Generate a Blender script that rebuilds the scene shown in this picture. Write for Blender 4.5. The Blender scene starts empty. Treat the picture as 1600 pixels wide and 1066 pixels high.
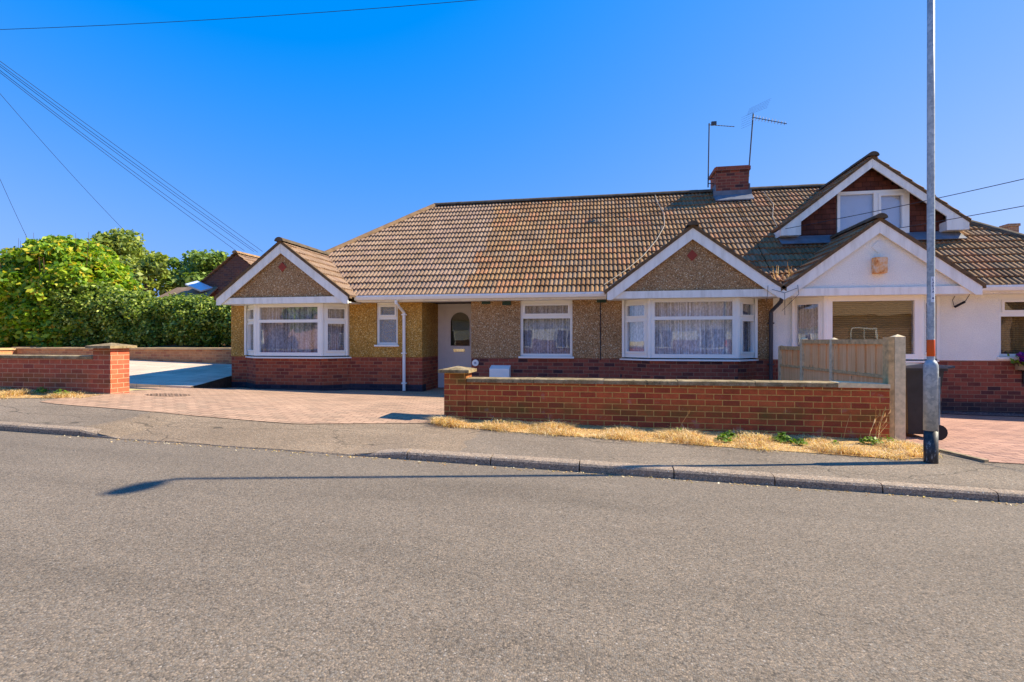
import bpy, bmesh, math, random
import numpy as np
from mathutils import Vector, Matrix

# ------------------------------------------------------------------ camera, sky, sun, exposure
scene = bpy.context.scene
COL = scene.collection
EYE = 1.35                       # eye height above the road; every z below is given relative to the eye, then lifted
TH = math.radians(10.2)

cam_data = bpy.data.cameras.new("camera")
cam = bpy.data.objects.new("camera", cam_data)
COL.objects.link(cam)
cam.location = (0, 0, EYE)
cam.rotation_euler = (math.radians(90), 0, TH)
cam_data.lens = 18.0
cam_data.sensor_width = 36.0
cam_data.clip_start = 0.05
cam_data.clip_end = 2000
scene.camera = cam

SUN_DIR = Vector((1.19, 0.375, 1.0)).normalized()      # towards the sun
SUN_EL = math.asin(SUN_DIR.z)
SUN_AZ = math.atan2(SUN_DIR.x, SUN_DIR.y)

world = bpy.data.worlds.new("World")
scene.world = world
world.use_nodes = True
wn = world.node_tree
wn.nodes.clear()
w_out = wn.nodes.new("ShaderNodeOutputWorld")
w_bg = wn.nodes.new("ShaderNodeBackground")
w_sky = wn.nodes.new("ShaderNodeTexSky")
w_sep = wn.nodes.new("ShaderNodeSeparateColor"); w_sep.mode = 'HSV'
w_com = wn.nodes.new("ShaderNodeCombineColor"); w_com.mode = 'HSV'
def w_math(op, a, b, clamp=False):
    nd = wn.nodes.new("ShaderNodeMath"); nd.operation = op; nd.use_clamp = clamp
    for v, i in ((a, 0), (b, 1)):
        if isinstance(v, float): nd.inputs[i].default_value = v
        else: wn.links.new(v, nd.inputs[i])
    return nd.outputs[0]
w_sky.sky_type = 'NISHITA'
w_sky.sun_disc = False
w_sky.sun_elevation = SUN_EL
w_sky.sun_rotation = SUN_AZ
w_sky.altitude = 0
w_sky.air_density = 1.0
w_sky.dust_density = 0.15
w_sky.ozone_density = 3.0
w_bg.inputs['Strength'].default_value = 0.15
# a deeper, more even blue than the raw model: pull the hue to blue, lift saturation, flatten the brightness
wn.links.new(w_sky.outputs[0], w_sep.inputs[0])
w_v = w_math('MULTIPLY', w_sep.outputs[2], 0.05)
w_com.inputs[0].default_value = 0.618
wn.links.new(w_math('ADD', w_math('MULTIPLY', w_v, -1.4), 1.22, True), w_com.inputs[1])
wn.links.new(w_math('MULTIPLY', w_math('POWER', w_v, 0.12), 4.15), w_com.inputs[2])
wn.links.new(w_com.outputs[0], w_bg.inputs['Color'])
wn.links.new(w_bg.outputs[0], w_out.inputs['Surface'])

sun_data = bpy.data.lights.new("sun", 'SUN')
sun_data.energy = 5.0
sun_data.angle = math.radians(0.53)
sun_data.color = (1.0, 0.89, 0.68)
sun = bpy.data.objects.new("sun", sun_data)
COL.objects.link(sun)
sun.rotation_euler = SUN_DIR.to_track_quat('Z', 'Y').to_euler()
sun.location = (20, 10, 30)

scene.view_settings.view_transform = 'Standard'
scene.view_settings.look = 'None'
scene.view_settings.gamma = 1.0
scene.view_settings.exposure = 1.0
scene.render.engine = 'CYCLES'
scene.cycles.max_bounces = 6
scene.cycles.transparent_max_bounces = 16

rng = random.Random(7)
nrg = np.random.default_rng(11)

# ------------------------------------------------------------------ small helpers
def lin(r, g, b):
    f = lambda c: (c / 255) / 12.92 if c / 255 <= 0.04045 else (((c / 255) + 0.055) / 1.055) ** 2.4
    return (f(r), f(g), f(b), 1.0)

def interp(x, pts):
    if x <= pts[0][0]: return pts[0][1]
    for (a, va), (b, vb) in zip(pts, pts[1:]):
        if x <= b: return va + (vb - va) * (x - a) / (b - a)
    return pts[-1][1]

def V(x, y, z): return Vector((x, y, z))

def box(bm, x0, x1, y0, y1, z0, z1):
    vs = [bm.verts.new((x, y, z)) for z in (z0, z1) for y in (y0, y1) for x in (x0, x1)]
    for f in ((0, 2, 3, 1), (4, 5, 7, 6), (0, 1, 5, 4), (2, 6, 7, 3), (0, 4, 6, 2), (1, 3, 7, 5)):
        bm.faces.new([vs[i] for i in f])

def obox(bm, o, U, N, u0, u1, n0, n1, z0, z1):
    """box in a frame: o origin, U along, N outward, z up"""
    vs = []
    for z in (z0, z1):
        for n in (n0, n1):
            for u in (u0, u1):
                vs.append(bm.verts.new(o + U * u + N * n + V(0, 0, z)))
    for f in ((0, 2, 3, 1), (4, 5, 7, 6), (0, 1, 5, 4), (2, 6, 7, 3), (0, 4, 6, 2), (1, 3, 7, 5)):
        bm.faces.new([vs[i] for i in f])

def prism(bm, poly, vec):
    a = [bm.verts.new(p) for p in poly]
    b = [bm.verts.new(Vector(p) + vec) for p in poly]
    n = len(poly)
    bm.faces.new(a); bm.faces.new(b[::-1])
    for i in range(n):
        bm.faces.new((a[i], b[i], b[(i + 1) % n], a[(i + 1) % n]))

def tube(bm, pts, r, seg=8, cap=True):
    pts = [Vector(p) for p in pts]
    rs = r if isinstance(r, (list, tuple)) else [r] * len(pts)
    rings = []
    prev = None
    for i, p in enumerate(pts):
        d = (pts[min(i + 1, len(pts) - 1)] - pts[max(i - 1, 0)]).normalized()
        a = prev if prev is not None else (V(1, 0, 0) if abs(d.x) < 0.9 else V(0, 1, 0))
        a = (a - d * a.dot(d))
        if a.length < 1e-4: a = d.orthogonal()
        a.normalize(); prev = a
        b = d.cross(a)
        rings.append([bm.verts.new(p + (a * math.cos(t) + b * math.sin(t)) * rs[i]) for t in [2 * math.pi * k / seg for k in range(seg)]])
    for q, w in zip(rings, rings[1:]):
        for k in range(seg):
            bm.faces.new((q[k], q[(k + 1) % seg], w[(k + 1) % seg], w[k]))
    if cap:
        bm.faces.new(rings[0][::-1]); bm.faces.new(rings[-1])

def lathe(bm, c, prof, seg=20):
    rings = []
    for r, z in prof:
        rings.append([bm.verts.new((c[0] + r * math.cos(t), c[1] + r * math.sin(t), c[2] + z)) for t in [2 * math.pi * k / seg for k in range(seg)]])
    for q, w in zip(rings, rings[1:]):
        for k in range(seg):
            bm.faces.new((q[k], q[(k + 1) % seg], w[(k + 1) % seg], w[k]))
    bm.faces.new(rings[0][::-1]); bm.faces.new(rings[-1])

def uvmap(bm):
    uvl = bm.loops.layers.uv.verify()
    bm.normal_update()
    for f in bm.faces:
        n = f.normal
        if abs(n.z) > 0.85:
            for l in f.loops: l[uvl].uv = (l.vert.co.x, l.vert.co.y)
        else:
            t = V(0, 0, 1).cross(n).normalized()
            if t.x + t.y * 0.3 < 0: t = -t
            for l in f.loops: l[uvl].uv = (l.vert.co.dot(t), l.vert.co.z)

def finish(name, bm, m, parent=None, label=None, cat=None, group=None, kind=None, smooth=False, uv=True, lift=True, bevel=0):
    bmesh.ops.recalc_face_normals(bm, faces=bm.faces[:]) if uv != 'keep' else None
    if bevel:
        bmesh.ops.bevel(bm, geom=bm.edges[:], offset=bevel, segments=2, affect='EDGES', clamp_overlap=True)
    if uv is True: uvmap(bm)
    if smooth:
        for f in bm.faces: f.smooth = True
    me = bpy.data.meshes.new(name)
    if lift: bmesh.ops.translate(bm, verts=bm.verts[:], vec=(0, 0, EYE))
    base = None
    if parent is None:
        xs = [v.co for v in bm.verts]
        lo = V(min(c.x for c in xs), min(c.y for c in xs), min(c.z for c in xs))
        hi = V(max(c.x for c in xs), max(c.y for c in xs), max(c.z for c in xs))
        base = V((lo.x + hi.x) / 2, (lo.y + hi.y) / 2, lo.z)
        if kind == 'structure': base = V(0, 0, 0)
        bmesh.ops.translate(bm, verts=bm.verts[:], vec=-base)
    bm.to_mesh(me); bm.free()
    o = bpy.data.objects.new(name, me)
    COL.objects.link(o)
    if m is not None: me.materials.append(m)
    if parent is not None:
        o.parent = parent
        p, mw = parent, Matrix.Identity(4)
        off = V(0, 0, 0)
        while p is not None:
            off += p.location; p = p.parent
        # meshes of parents stay at zero location, only the root empty is moved
        o.matrix_parent_inverse = Matrix.Translation(-off) if parent.parent is None else Matrix.Identity(4)
        if parent.parent is not None: o.matrix_parent_inverse = Matrix.Identity(4)
    else:
        o.location = base
    tag(o, label, cat, group, kind)
    return o

def tag(o, label=None, cat=None, group=None, kind=None):
    if label: o['label'] = label
    if cat: o['category'] = cat
    if group: o['group'] = group
    if kind: o['kind'] = kind

def thing(name, loc, label, cat, group=None):
    o = bpy.data.objects.new(name, None)
    COL.objects.link(o)
    o.location = (loc[0], loc[1], loc[2] + EYE)
    o.empty_display_size = 0.2
    tag(o, label, cat, group)
    return o

def B(): return bmesh.new()

# ------------------------------------------------------------------ materials
class NT:
    def __init__(s, name):
        s.m = bpy.data.materials.new(name); s.m.use_nodes = True
        s.t = s.m.node_tree; s.t.nodes.clear()
        s.out = s.t.nodes.new("ShaderNodeOutputMaterial")
    def n(s, typ, **kw):
        nd = s.t.nodes.new("ShaderNode" + typ)
        for k, v in kw.items():
            if k.startswith('i_'):
                key = k[2:].replace('_', ' ')
                nd.inputs[key].default_value = v
            else: setattr(nd, k, v)
        return nd
    def l(s, a, b): s.t.links.new(a, b)
    def uv(s): return s.n("TexCoord").outputs['UV']
    def obj(s): return s.n("TexCoord").outputs['Object']
    def world(s): return s.n("NewGeometry").outputs['Position']
    def scale(s, vec, sc):
        mp = s.n("Mapping"); mp.inputs['Scale'].default_value = sc
        s.l(vec, mp.inputs['Vector']); return mp.outputs[0]
    def noise(s, vec, sc, detail=4, rough=0.55, out='Fac'):
        nd = s.n("TexNoise"); nd.inputs['Scale'].default_value = sc; nd.inputs['Detail'].default_value = detail
        nd.inputs['Roughness'].default_value = rough
        s.l(vec, nd.inputs['Vector']); return nd.outputs[out]
    def voro(s, vec, sc, out='Color', feature='F1'):
        nd = s.n("TexVoronoi"); nd.feature = feature; nd.inputs['Scale'].default_value = sc
        s.l(vec, nd.inputs['Vector']); return nd.outputs[out]
    def ramp(s, fac, stops, interp='LINEAR'):
        nd = s.n("ValToRGB"); cr = nd.color_ramp; cr.interpolation = interp
        while len(cr.elements) < len(stops): cr.elements.new(0.5)
        for e, (p, c) in zip(cr.elements, stops):
            e.position = p; e.color = c if not isinstance(c, (int, float)) else (c, c, c, 1)
        s.l(fac, nd.inputs[0]); return nd.outputs[0]
    def mix(s, fac, a, b, mode='MIX'):
        nd = s.n("Mix"); nd.data_type = 'RGBA'; nd.blend_type = mode
        for v, i in ((fac, 0), (a, 6), (b, 7)):
            if isinstance(v, (int, float)): nd.inputs[i].default_value = v
            elif isinstance(v, tuple): nd.inputs[i].default_value = v
            else: s.l(v, nd.inputs[i])
        return nd.outputs[2]
    def math(s, op, a, b=0.0, clamp=False):
        nd = s.n("Math"); nd.operation = op; nd.use_clamp = clamp
        for v, i in ((a, 0), (b, 1)):
            if isinstance(v, (int, float)): nd.inputs[i].default_value = v
            else: s.l(v, nd.inputs[i])
        return nd.outputs[0]
    def bump(s, h, strength=0.3, dist=0.01, normal=None):
        nd = s.n("Bump"); nd.inputs['Strength'].default_value = strength; nd.inputs['Distance'].default_value = dist
        s.l(h, nd.inputs['Height'])
        if normal is not None: s.l(normal, nd.inputs['Normal'])
        return nd.outputs[0]
    def pbr(s, col, rough=0.8, spec=0.3, normal=None, metal=0.0, link=True):
        nd = s.n("BsdfPrincipled")
        if isinstance(col, tuple): nd.inputs['Base Color'].default_value = col
        else: s.l(col, nd.inputs['Base Color'])
        if isinstance(rough, (int, float)): nd.inputs['Roughness'].default_value = rough
        else: s.l(rough, nd.inputs['Roughness'])
        nd.inputs['Specular IOR Level'].default_value = spec
        nd.inputs['Metallic'].default_value = metal
        if normal is not None: s.l(normal, nd.inputs['Normal'])
        if link: s.l(nd.outputs[0], s.out.inputs[0])
        return nd

def m_plain(name, col, rough=0.6, spec=0.3, metal=0.0, var=0.08, nscale=6.0, bump=0.0):
    t = NT(name)
    n = t.noise(t.obj(), nscale, 5)
    k = t.ramp(n, [(0.3, 1 - var), (0.7, 1 + var)])
    c = t.mix(1.0, col, k, 'MULTIPLY')
    nor = t.bump(t.noise(t.obj(), 120, 3), bump, 0.003) if bump else None
    t.pbr(c, rough, spec, nor, metal)
    return t.m

def m_brick(name, c1, c2, c3, mortar, algae=0.0, algae_z=(0, 1), row=0.08, width=0.225, white=0.0, bias=0.0):
    t = NT(name); uv = t.uv()
    def brick(a, b, m, bias_=0.0):
        nd = t.n("TexBrick"); nd.offset = 0.5
        nd.inputs['Color1'].default_value = a; nd.inputs['Color2'].default_value = b; nd.inputs['Mortar'].default_value = m
        nd.inputs['Scale'].default_value = 1.0; nd.inputs['Mortar Size'].default_value = 0.006
        nd.inputs['Mortar Smooth'].default_value = 0.25; nd.inputs['Bias'].default_value = bias_
        nd.inputs['Brick Width'].default_value = width; nd.inputs['Row Height'].default_value = row
        t.l(uv, nd.inputs['Vector']); return nd
    bk = brick((0, 0, 0, 1), (1, 1, 1, 1), (0.5, 0.5, 0.5, 1), bias)
    # a per-brick random through the brick node's tint, then a three colour ramp
    col = t.ramp(bk.outputs['Color'], [(0.0, c3), (0.35, c1), (0.75, c2), (1.0, c1)])
    n1 = t.noise(uv, 9, 6, 0.65)
    col = t.mix(1.0, col, t.ramp(n1, [(0.25, 0.72), (0.75, 1.25)]), 'MULTIPLY')
    n2 = t.noise(uv, 90, 3)
    col = t.mix(1.0, col, t.ramp(n2, [(0.3, 0.86), (0.7, 1.12)]), 'MULTIPLY')
    if algae > 0:
        sep = t.n("SeparateXYZ"); t.l(uv, sep.inputs[0])
        z0, z1 = algae_z
        band = t.n("MapRange"); band.inputs['From Min'].default_value = z0; band.inputs['From Max'].default_value = z1
        band.clamp = True
        t.l(sep.outputs['Y'], band.inputs['Value'])
        bb = t.ramp(band.outputs[0], [(0.0, 0.0), (0.12, 0.05), (0.3, 1.0), (0.42, 0.85), (0.6, 0.12), (0.82, 0.1), (0.95, 0.9), (1.0, 1.0)])
        an = t.ramp(t.noise(uv, 2.3, 5, 0.6), [(0.35, 0), (0.65, 1)])
        f = t.math('MULTIPLY', t.math('MULTIPLY', bb, an), algae)
        col = t.mix(f, col, (0.135, 0.10, 0.022, 1))
    if white > 0:
        wn_ = t.ramp(t.noise(uv, 3.1, 8, 0.7), [(0.6, 0), (0.78, 1)])
        col = t.mix(t.math('MULTIPLY', wn_, white), col, (0.42, 0.35, 0.33, 1))
    mn = t.mix(1.0, mortar, t.ramp(t.noise(uv, 30, 4), [(0.3, 0.8), (0.7, 1.2)]), 'MULTIPLY')
    col = t.mix(bk.outputs['Fac'], col, mn)
    h = t.math('ADD', t.math('MULTIPLY', bk.outputs['Fac'], -1.0), t.math('MULTIPLY', n2, 0.35))
    t.pbr(col, 0.85, 0.25, t.bump(h, 0.6, 0.006))
    return t.m

def m_dash(name, stops, sc=46):
    t = NT(name); p = t.uv()
    v = t.n("TexVoronoi"); v.inputs['Scale'].default_value = sc; t.l(p, v.inputs['Vector'])
    sp = t.n("SeparateColor"); t.l(v.outputs['Color'], sp.inputs[0])
    col = t.ramp(sp.outputs[0], stops, 'CONSTANT')
    edge = t.ramp(v.outputs['Distance'], [(0.35, 1.0), (0.75, 0.55)])
    col = t.mix(1.0, col, edge, 'MULTIPLY')
    n = t.noise(p, 1.4, 4)
    col = t.mix(1.0, col, t.ramp(n, [(0.3, 0.85), (0.7, 1.12)]), 'MULTIPLY')
    h = t.math('MULTIPLY', v.outputs['Distance'], -1.0)
    t.pbr(col, 0.75, 0.35, t.bump(h, 0.6, 0.012))
    return t.m

def m_render(name, col):
    t = NT(name); p = t.uv()
    n = t.noise(p, 55, 5, 0.6)
    v = t.voro(p, 60, 'Distance')
    k = t.ramp(t.noise(p, 1.2, 6, 0.6), [(0.3, 0.9), (0.7, 1.03)])
    c = t.mix(1.0, col, k, 'MULTIPLY')
    c = t.mix(1.0, c, t.ramp(n, [(0.35, 0.9), (0.6, 1.03)]), 'MULTIPLY')
    t.pbr(c, 0.85, 0.2, t.bump(t.math('ADD', n, v), 0.55, 0.012))
    return t.m

def m_asphalt(name, base, speck, sc=85, patch=None, wear=0.12, coarse=1.0):
    t = NT(name); p = t.world()
    v = t.n("TexVoronoi"); v.inputs['Scale'].default_value = sc; t.l(p, v.inputs['Vector'])
    sp = t.n("SeparateColor"); t.l(v.outputs['Color'], sp.inputs[0])
    b = Vector(base[:3])
    mk = lambda k, tint=(1, 1, 1): (b.x * k * tint[0], b.y * k * tint[1], b.z * k * tint[2], 1)
    col = t.ramp(sp.outputs[0], [(0.0, mk(0.58)), (0.1, mk(0.85, (1, .98, .97))), (0.36, mk(1.0, (1.05, 1, .93))), (0.6, mk(1.12, (.97, 1, 1.03))), (0.8, mk(1.27, (1.06, 1, .95))), (0.94, mk(1.5, (1.05, .98, .9))), (0.992, speck)], 'CONSTANT')
    gap = t.ramp(v.outputs['Distance'], [(0.4, 1.0), (0.8, 0.74)])
    col = t.mix(coarse, col, gap, 'MULTIPLY')
    big = t.noise(p, 0.5, 5, 0.6)
    col = t.mix(1.0, col, t.ramp(big, [(0.3, 1 - wear), (0.7, 1 + wear)]), 'MULTIPLY')
    stain = t.noise(t.scale(p, (0.35, 2.2, 1)), 0.9, 6, 0.6)
    col = t.mix(1.0, col, t.ramp(stain, [(0.32, 0.86), (0.5, 1.0), (0.72, 1.06)]), 'MULTIPLY')
    nor = t.bump(t.math('MULTIPLY', v.outputs['Distance'], -1.0), 0.4, 0.006)
    nor = t.bump(t.noise(p, 260, 2), 0.3, 0.003, nor)
    return t, col, nor

def m_tiles(name, split_x=None):
    t = NT(name); uv = t.uv(); sep = t.n("SeparateXYZ"); t.l(uv, sep.inputs[0])
    fl = lambda v, k: t.math('FLOOR', t.math('MULTIPLY', v, k))
    def rnd(ku, seed):
        cx = t.n("CombineXYZ"); t.l(fl(sep.outputs[0], ku), cx.inputs[0]); t.l(fl(sep.outputs[1], 1 / 0.284), cx.inputs[1]); cx.inputs[2].default_value = seed
        w = t.n("TexWhiteNoise"); t.l(cx.outputs[0], w.inputs['Vector']); return w.outputs['Value']
    col = t.ramp(rnd(1 / 0.3, 1.0), [(0.0, lin(134, 100, 70)), (0.2, lin(144, 110, 76)), (0.4, lin(150, 116, 82)), (0.55, lin(142, 114, 88)), (0.7, lin(156, 112, 80)), (0.85, lin(134, 106, 80)), (1.0, lin(156, 124, 86))], 'CONSTANT')
    col2 = t.ramp(rnd(1 / 0.1, 4.0), [(0.0, 0.88), (1.0, 1.12)])
    col = t.mix(1.0, col, col2, 'MULTIPLY')
    p = t.world()
    if split_x is not None:
        sx = t.n("SeparateXYZ"); t.l(p, sx.inputs[0])
        jit = t.math('MULTIPLY', t.math('SUBTRACT', rnd(1 / 0.3, 9.0), 0.5), 0.25)
        left = t.math('LESS_THAN', t.math('ADD', sx.outputs[0], jit), split_x)
        grey = t.ramp(rnd(1 / 0.3, 2.0), [(0.0, lin(144, 118, 96)), (0.4, lin(152, 126, 104)), (0.7, lin(146, 120, 102)), (1.0, lin(158, 132, 110))], 'CONSTANT')
        grey = t.mix(1.0, grey, col2, 'MULTIPLY')
        col = t.mix(left, col, grey)
    dirt = t.noise(p, 1.1, 7, 0.68)
    col = t.mix(t.ramp(dirt, [(0.54, 0.0), (0.76, 0.45)]), col, (0.055, 0.043, 0.034, 1))
    lich = t.voro(p, 12, 'Distance')
    ln = t.ramp(t.noise(p, 0.9, 3), [(0.4, 0), (0.6, 1)])
    lf = t.math('MULTIPLY', t.ramp(lich, [(0.1, 1.0), (0.24, 0.0)]), ln)
    col = t.mix(t.math('MULTIPLY', lf, 0.6), col, (0.46, 0.38, 0.24, 1))
    sp_ = t.voro(p, 30, 'Distance')
    col = t.mix(t.ramp(sp_, [(0.08, 0.7), (0.16, 0.0)]), col, (0.07, 0.055, 0.04, 1))
    g = t.noise(p, 70, 4, 0.6)
    col = t.mix(1.0, col, t.ramp(g, [(0.3, 0.78), (0.7, 1.2)]), 'MULTIPLY')
    t.pbr(col, 0.9, 0.2, t.bump(g, 0.35, 0.006))
    return t.m

def m_leaf(name, cols, trans=0.35):
    t = NT(name)
    r = t.n("NewGeometry").outputs['Random Per Island']
    k = len(cols)
    c = t.ramp(r, [(i / k, col) for i, col in enumerate(cols)], 'CONSTANT')
    d = t.pbr(c, 0.5, 0.35, link=False)
    tr = t.n("BsdfTranslucent")
    t.l(t.mix(1.0, c, (1.5, 1.45, 0.6, 1), 'MULTIPLY'), tr.inputs[0])
    mx = t.n("MixShader"); mx.inputs[0].default_value = trans
    t.l(d.outputs[0], mx.inputs[1]); t.l(tr.outputs[0], mx.inputs[2]); t.l(mx.outputs[0], t.out.inputs[0])
    return t.m

def m_glass(name, refl=0.16, tint=(0.86, 0.9, 0.92, 1), bump=0.0):
    t = NT(name)
    lw = t.n("LayerWeight"); lw.inputs['Blend'].default_value = 0.25
    f = t.math('ADD', t.math('MULTIPLY', lw.outputs['Facing'], 0.5), refl, True)
    tr = t.n("BsdfTransparent"); tr.inputs[0].default_value = tint
    gl = t.n("BsdfGlossy"); gl.inputs['Roughness'].default_value = 0.0 if not bump else 0.12
    gl.inputs['Color'].default_value = (0.95, 0.97, 1, 1)
    nn = t.noise(t.obj(), 1.7 if not bump else 45, 2)
    t.l(t.bump(nn, 0.05 if not bump else bump, 0.02), gl.inputs['Normal'])
    mx = t.n("MixShader"); t.l(f, mx.inputs[0]); t.l(tr.outputs[0], mx.inputs[1]); t.l(gl.outputs[0], mx.inputs[2])
    t.l(mx.outputs[0], t.out.inputs[0])
    return t.m

def m_net(name, col, hole=0.35):
    t = NT(name); uv = t.uv()
    d = t.n("BsdfDiffuse")
    st = t.noise(t.scale(uv, (16, 0.5, 1)), 1.0, 4, 0.6)
    lace = t.noise(uv, 14, 3, 0.6)
    pat = t.math('ADD', t.math('MULTIPLY', st, 0.65), t.math('MULTIPLY', lace, 0.35))
    t.l(t.mix(1.0, col, t.ramp(pat, [(0.38, 0.55), (0.62, 1.3)]), 'MULTIPLY'), d.inputs[0])
    tr = t.n("BsdfTransparent")
    mx = t.n("MixShader")
    t.l(t.ramp(pat, [(0.4, min(1, hole + 0.25)), (0.6, max(0, hole - 0.15))]), mx.inputs[0])
    t.l(d.outputs[0], mx.inputs[1]); t.l(tr.outputs[0], mx.inputs[2]); t.l(mx.outputs[0], t.out.inputs[0])
    return t.m

M = {}
M['upvc'] = m_plain('white_upvc', (0.86, 0.86, 0.80, 1), 0.35, 0.4, var=0.03, nscale=3)
def m_board():
    t = NT('white_painted_board'); p = t.world()
    n = t.noise(t.scale(p, (7, 7, 1.2)), 1.0, 6, 0.65)
    c = t.mix(1.0, (0.86, 0.86, 0.80, 1), t.ramp(n, [(0.3, (0.80, 0.79, 0.77, 1)), (0.55, 1.0)]), 'MULTIPLY')
    t.pbr(c, 0.5, 0.3, t.bump(n, 0.1, 0.004)); return t.m
M['board'] = m_board()
M['gutter'] = m_plain('white_gutter_plastic', (0.85, 0.84, 0.78, 1), 0.35, 0.4, var=0.05, nscale=3)
M['dark_plastic'] = m_plain('dark_grey_plastic', (0.055, 0.055, 0.065, 1), 0.45, 0.4, var=0.15)
M['bin'] = m_plain('bin_plastic', (0.036, 0.033, 0.034, 1), 0.5, 0.35, var=0.2, nscale=9, bump=0.1)
M['binlid'] = m_plain('bin_lid_plastic', (0.12, 0.125, 0.15, 1), 0.4, 0.4, var=0.1)
M['lead'] = m_plain('lead_flashing', (0.16, 0.17, 0.2, 1), 0.6, 0.3, var=0.25, nscale=5)
M['vent'] = m_plain('green_vent', (0.03, 0.07, 0.055, 1), 0.6, 0.3)
M['black'] = m_plain('black_rubber', (0.02, 0.02, 0.02, 1), 0.6, 0.3)
M['chrome'] = m_plain('brass_chrome', (0.8, 0.7, 0.5, 1), 0.2, 0.5, 1.0)
M['redtile'] = m_plain('red_clay_diamond', (0.3, 0.055, 0.035, 1), 0.7, 0.2)
M['wire'] = m_plain('cable_black', (0.02, 0.025, 0.04, 1), 0.6, 0.2)
M['whitecable'] = m_plain('cable_white', (0.42, 0.37, 0.3, 1), 0.5, 0.3)
M['alu'] = m_plain('aerial_metal', (0.07, 0.08, 0.1, 1), 0.6, 0.2, 0.0)
M['door'] = m_plain('door_upvc', (0.86, 0.8, 0.76, 1), 0.4, 0.4, var=0.03)
M['dark_room'] = m_plain('room_shade_tone', (0.12, 0.115, 0.12, 1), 0.9, 0.1)  # dark colour stands in for the shade inside the rooms
M['blind_back'] = m_plain('roller_blind', (0.62, 0.62, 0.68, 1), 0.8, 0.1, var=0.04)

M['brick_house'] = m_brick('house_brick', lin(160, 76, 52), lin(176, 90, 60), lin(132, 64, 50), lin(166, 122, 90), bias=-0.1)
M['brick_dark'] = m_brick('house_brick_mixed', lin(140, 72, 56), lin(156, 84, 64), lin(72, 48, 50), lin(148, 114, 90), bias=0.0)
M['brick_blue'] = m_brick('dampcourse_blue_brick', lin(52, 46, 58), lin(66, 56, 66), lin(40, 38, 52), lin(74, 66, 66))
M['brick_sooty'] = m_brick('dark_base_brick', lin(74, 56, 56), lin(96, 66, 60), lin(52, 44, 50), lin(110, 92, 82))
M['brick_wall'] = m_brick('garden_wall_brick', lin(176, 80, 48), lin(190, 94, 56), lin(146, 66, 46), lin(196, 154, 86), algae=0.9, algae_z=(-1.18, -0.58), white=0.6)
M['brick_wall_left'] = m_brick('garden_wall_brick_weathered', lin(178, 88, 64), lin(190, 100, 72), lin(152, 76, 62), lin(192, 148, 116), algae=0.55, algae_z=(-0.92, -0.2), white=0.35)
M['brick_pale'] = m_brick('retaining_brick', lin(176, 122, 84), lin(190, 136, 92), lin(156, 100, 74), lin(186, 150, 110))
M['brick_neigh'] = m_brick('neighbour_brick', lin(112, 72, 62), lin(128, 82, 66), lin(88, 66, 66), lin(126, 104, 92))
M['brick_opp'] = m_brick('opposite_brick', lin(140, 104, 88), lin(152, 114, 94), lin(122, 94, 82), lin(160, 146, 132))
M['dash_old'] = m_dash('spar_dash_old', [(0, lin(142, 109, 69)), (0.14, lin(176, 139, 92)), (0.34, lin(193, 155, 109)), (0.52, lin(165, 125, 81)), (0.68, lin(203, 167, 123)), (0.82, lin(178, 135, 92)), (0.94, lin(231, 216, 178))], 66)
M['dash_new'] = m_dash('spar_dash_new', [(0, lin(164, 120, 44)), (0.14, lin(200, 150, 64)), (0.34, lin(216, 166, 76)), (0.52, lin(188, 138, 54)), (0.68, lin(226, 180, 94)), (0.82, lin(198, 146, 62)), (0.94, lin(250, 224, 150))], 66)
M['render'] = m_render('white_render', (0.87, 0.88, 0.82, 1))
M['tiles'] = m_tiles('roof_tiles', -3.05)
M['ridge'] = m_plain('ridge_tile', lin(92, 80, 66), 0.9, 0.2, var=0.35, nscale=7, bump=0.3)
M['hip'] = m_plain('hip_tile', lin(150, 120, 88), 0.9, 0.2, var=0.3, nscale=7, bump=0.3)
M['verge_tile'] = m_plain('verge_mortar', lin(104, 84, 62), 0.95, 0.1, var=0.35, nscale=12, bump=0.4)
M['conc'] = m_plain('concrete_coping', lin(150, 132, 104), 0.9, 0.2, var=0.35, nscale=9, bump=0.4)
M['conc_post'] = m_plain('concrete_post', lin(226, 202, 160), 0.9, 0.2, var=0.2, nscale=14, bump=0.3)

def m_coping():
    t = NT('weathered_coping'); p = t.world()
    n = t.noise(p, 7, 7, 0.7)
    c = t.ramp(n, [(0.3, lin(96, 84, 58)), (0.5, lin(140, 122, 92)), (0.7, lin(176, 156, 122))])
    v = t.voro(p, 34, 'Distance')
    c = t.mix(t.ramp(v, [(0.06, 0.85), (0.2, 0.0)]), c, (0.55, 0.5, 0.42, 1))
    c = t.mix(t.ramp(t.noise(p, 18, 5), [(0.58, 0.0), (0.7, 0.8)]), c, (0.045, 0.04, 0.03, 1))
    t.pbr(c, 0.95, 0.1, t.bump(n, 0.5, 0.01))
    return t.m
M['coping'] = m_coping()

def m_tilehang():
    t = NT('tile_hanging'); uv = t.uv()
    bk = t.n("TexBrick"); bk.offset = 0.5
    bk.inputs['Color1'].default_value = lin(86, 50, 42); bk.inputs['Color2'].default_value = lin(112, 64, 48)
    bk.inputs['Mortar'].default_value = lin(48, 32, 30); bk.inputs['Scale'].default_value = 1
    bk.inputs['Brick Width'].default_value = 0.165; bk.inputs['Row Height'].default_value = 0.115
    bk.inputs['Mortar Size'].default_value = 0.004
    t.l(uv, bk.inputs['Vector'])
    c = t.mix(1.0, bk.outputs[0], t.ramp(t.noise(uv, 5, 5), [(0.3, 0.75), (0.7, 1.2)]), 'MULTIPLY')
    t.pbr(c, 0.85, 0.2)
    return t.m
M['tilehang'] = m_tilehang()

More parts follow.
